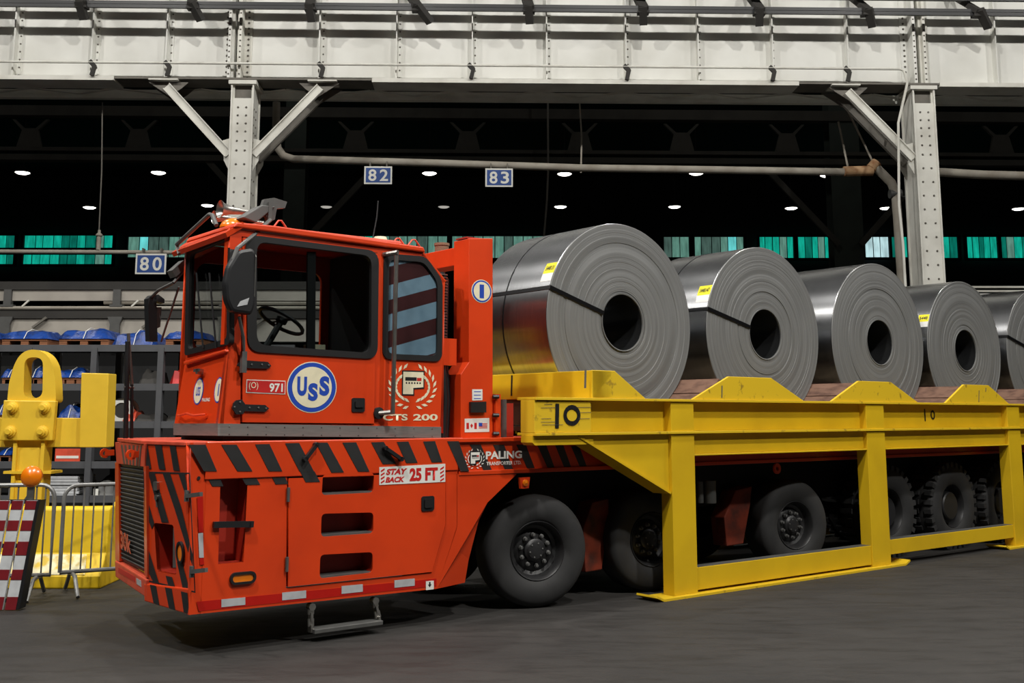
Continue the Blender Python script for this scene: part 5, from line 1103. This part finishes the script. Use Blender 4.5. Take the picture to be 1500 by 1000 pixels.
# ================================================================== STEEL COILS
LABW = mat('white_label', (226, 226, 222), .5, dirt=.05, sc=8)
labs = ['largest steel coil, nearest the orange post, black strap across its face', 'second steel coil from the cab, black strap and yellow label', 'third steel coil from the cab, bare face without strap or label', 'fourth steel coil from the cab, small yellow label and a crumpled shine in its bore', 'last steel coil, cut by the right edge of the frame']
def mesh_local(name, mb, m, par, loc, smooth=35):
    me = bpy.data.meshes.new(name); me.from_pydata([tuple(p) for p in mb.v], [], mb.f); me.polygons.foreach_set('use_smooth', mb.sm); me.update()
    me.set_sharp_from_angle(angle=math.radians(smooth)); me.materials.append(m)
    o = bpy.data.objects.new(name, me); COL.objects.link(o); o.parent = par; o.location = loc-par.location; o.rotation_euler = (0, 0, TH); return o
for i, (u_, v_, R, w_, wd) in enumerate(CC):
    loc = Tp(u_, v_, w_); root = thing('steel_coil', Tp(u_, v_+wd/2, w_-R), labs[i], 'coil', 'steel coils on the rack'); rnd = random.Random(40+i)
    Yx = V((0, 1, 0)); rb = .30
    prof = [(rb, .004), (rb, wd)]; prof = []
    # face with slightly telescoped wraps
    r = rb+.004; prof = [(rb, .02), (r, .003)]; h = 0
    while r < R-.02:
        st = rnd.uniform(.010, .04); h2 = rnd.uniform(-.0012, .0014)+(.006 if rnd.random() < .06 else 0)
        prof += [(r, h2), (min(r+st, R-.012), h2)]; r += st+.002
    prof += [(R-.006, 0), (R, .006), (R, wd), (rb, wd)]
    mesh_local('coil_body', MB().lathe(V((0, 0, 0)), Yx, prof, 96, closed=True), COILF, root, loc, 20)
    mesh_local('outer_wrap', MB().lathe(V((0, 0, 0)), Yx, [(R+.0005, .008), (R+.0035, .010), (R+.0035, wd-.01), (R+.0005, wd-.008)], 120), WRAP, root, loc)
    mesh_local('bore_liner', MB().lathe(V((0, 0, 0)), Yx, [(rb-.002, .002), (rb-.002, wd-.002)], 64), BORE, root, loc)
    mesh_local('bore_rim', MB().lathe(V((0, 0, 0)), Yx, [(rb-.006, -.008), (rb+.004, -.010), (rb+.004, .01), (rb-.006, .01)], 64, closed=True), COILF, root, loc)
    vb = wd*.58; 
    if i < 2 or i == 4: mesh_local('girth_strap', MB().lathe(V((0, 0, 0)), Yx, [(R+.003, vb), (R+.0065, vb), (R+.0065, vb+.018), (R+.003, vb+.018)], 96), STRAP, root, loc)
    if i in (0, 1, 4):
        th = math.radians((163.5, 166.5, 0, 0, 166)[i]); d = V((math.cos(th), 0, math.sin(th))); s = V((-math.sin(th), 0, math.cos(th))); hw = .022
        mb = MB(); rr_ = R+.008
        def bxl(p, q, up, wdt, tk): mb.bar(p, q, wdt, tk, up=up)
        bxl(d*(rb-.01)+Yx*-.012, d*rr_+Yx*-.012, Yx, .04, .006)
        bxl(d*rr_+Yx*-.015, d*rr_+Yx*(wd+.01), d, .04, .006)
        mesh_local('bore_strap', mb, STRAP, root, loc)
    if i in (0, 1, 3):
        t0, t1 = ((147.5, 159.5), (150, 162), 0, (152, 163))[i]; y0, y1 = ((.008, .175), (.008, .20), 0, (.008, .17))[i]
        for nm, (ta, tb), m in (('yellow_label', (t0, t0+(t1-t0)*.58), LABY), ('white_label', (t0+(t1-t0)*.58, t1), LABW)):
            vs = []; fs = []
            for k in range(6):
                t = math.radians(ta+(tb-ta)*k/5); vs += [V((math.cos(t)*(R+.006), y0, math.sin(t)*(R+.006))), V((math.cos(t)*(R+.006), y1, math.sin(t)*(R+.006)))]
            for k in range(5): fs.append((2*k, 2*k+2, 2*k+3, 2*k+1))
            lo = mesh_local(nm, MB().add(vs, fs, True), m, root, loc)
            if m is LABY:
                tm = math.radians((ta+tb)/2); n_ = V((math.cos(tm), 0, math.sin(tm))); e2 = V((math.sin(tm), 0, -math.cos(tm)))*-1
                wn = lambda q: (UD*q.x+VD*q.y+ZD*q.z)
                up_ = V((-math.sin(tm), 0, math.cos(tm)))
                if up_.z < 0: up_ = -up_
                pl = Pl(loc+wn(n_)*(R+.0085)+VD*y1, -VD, wn(up_)); lw = y1-y0; hh = math.radians(tb-ta)*R
                tt = text('label_number', ('5448131', '5448147', '', '5448')[i], pl, lw*.12, lw*.88, -hh*.22, hh*.22, BLK, root, bold=.02, c=0)
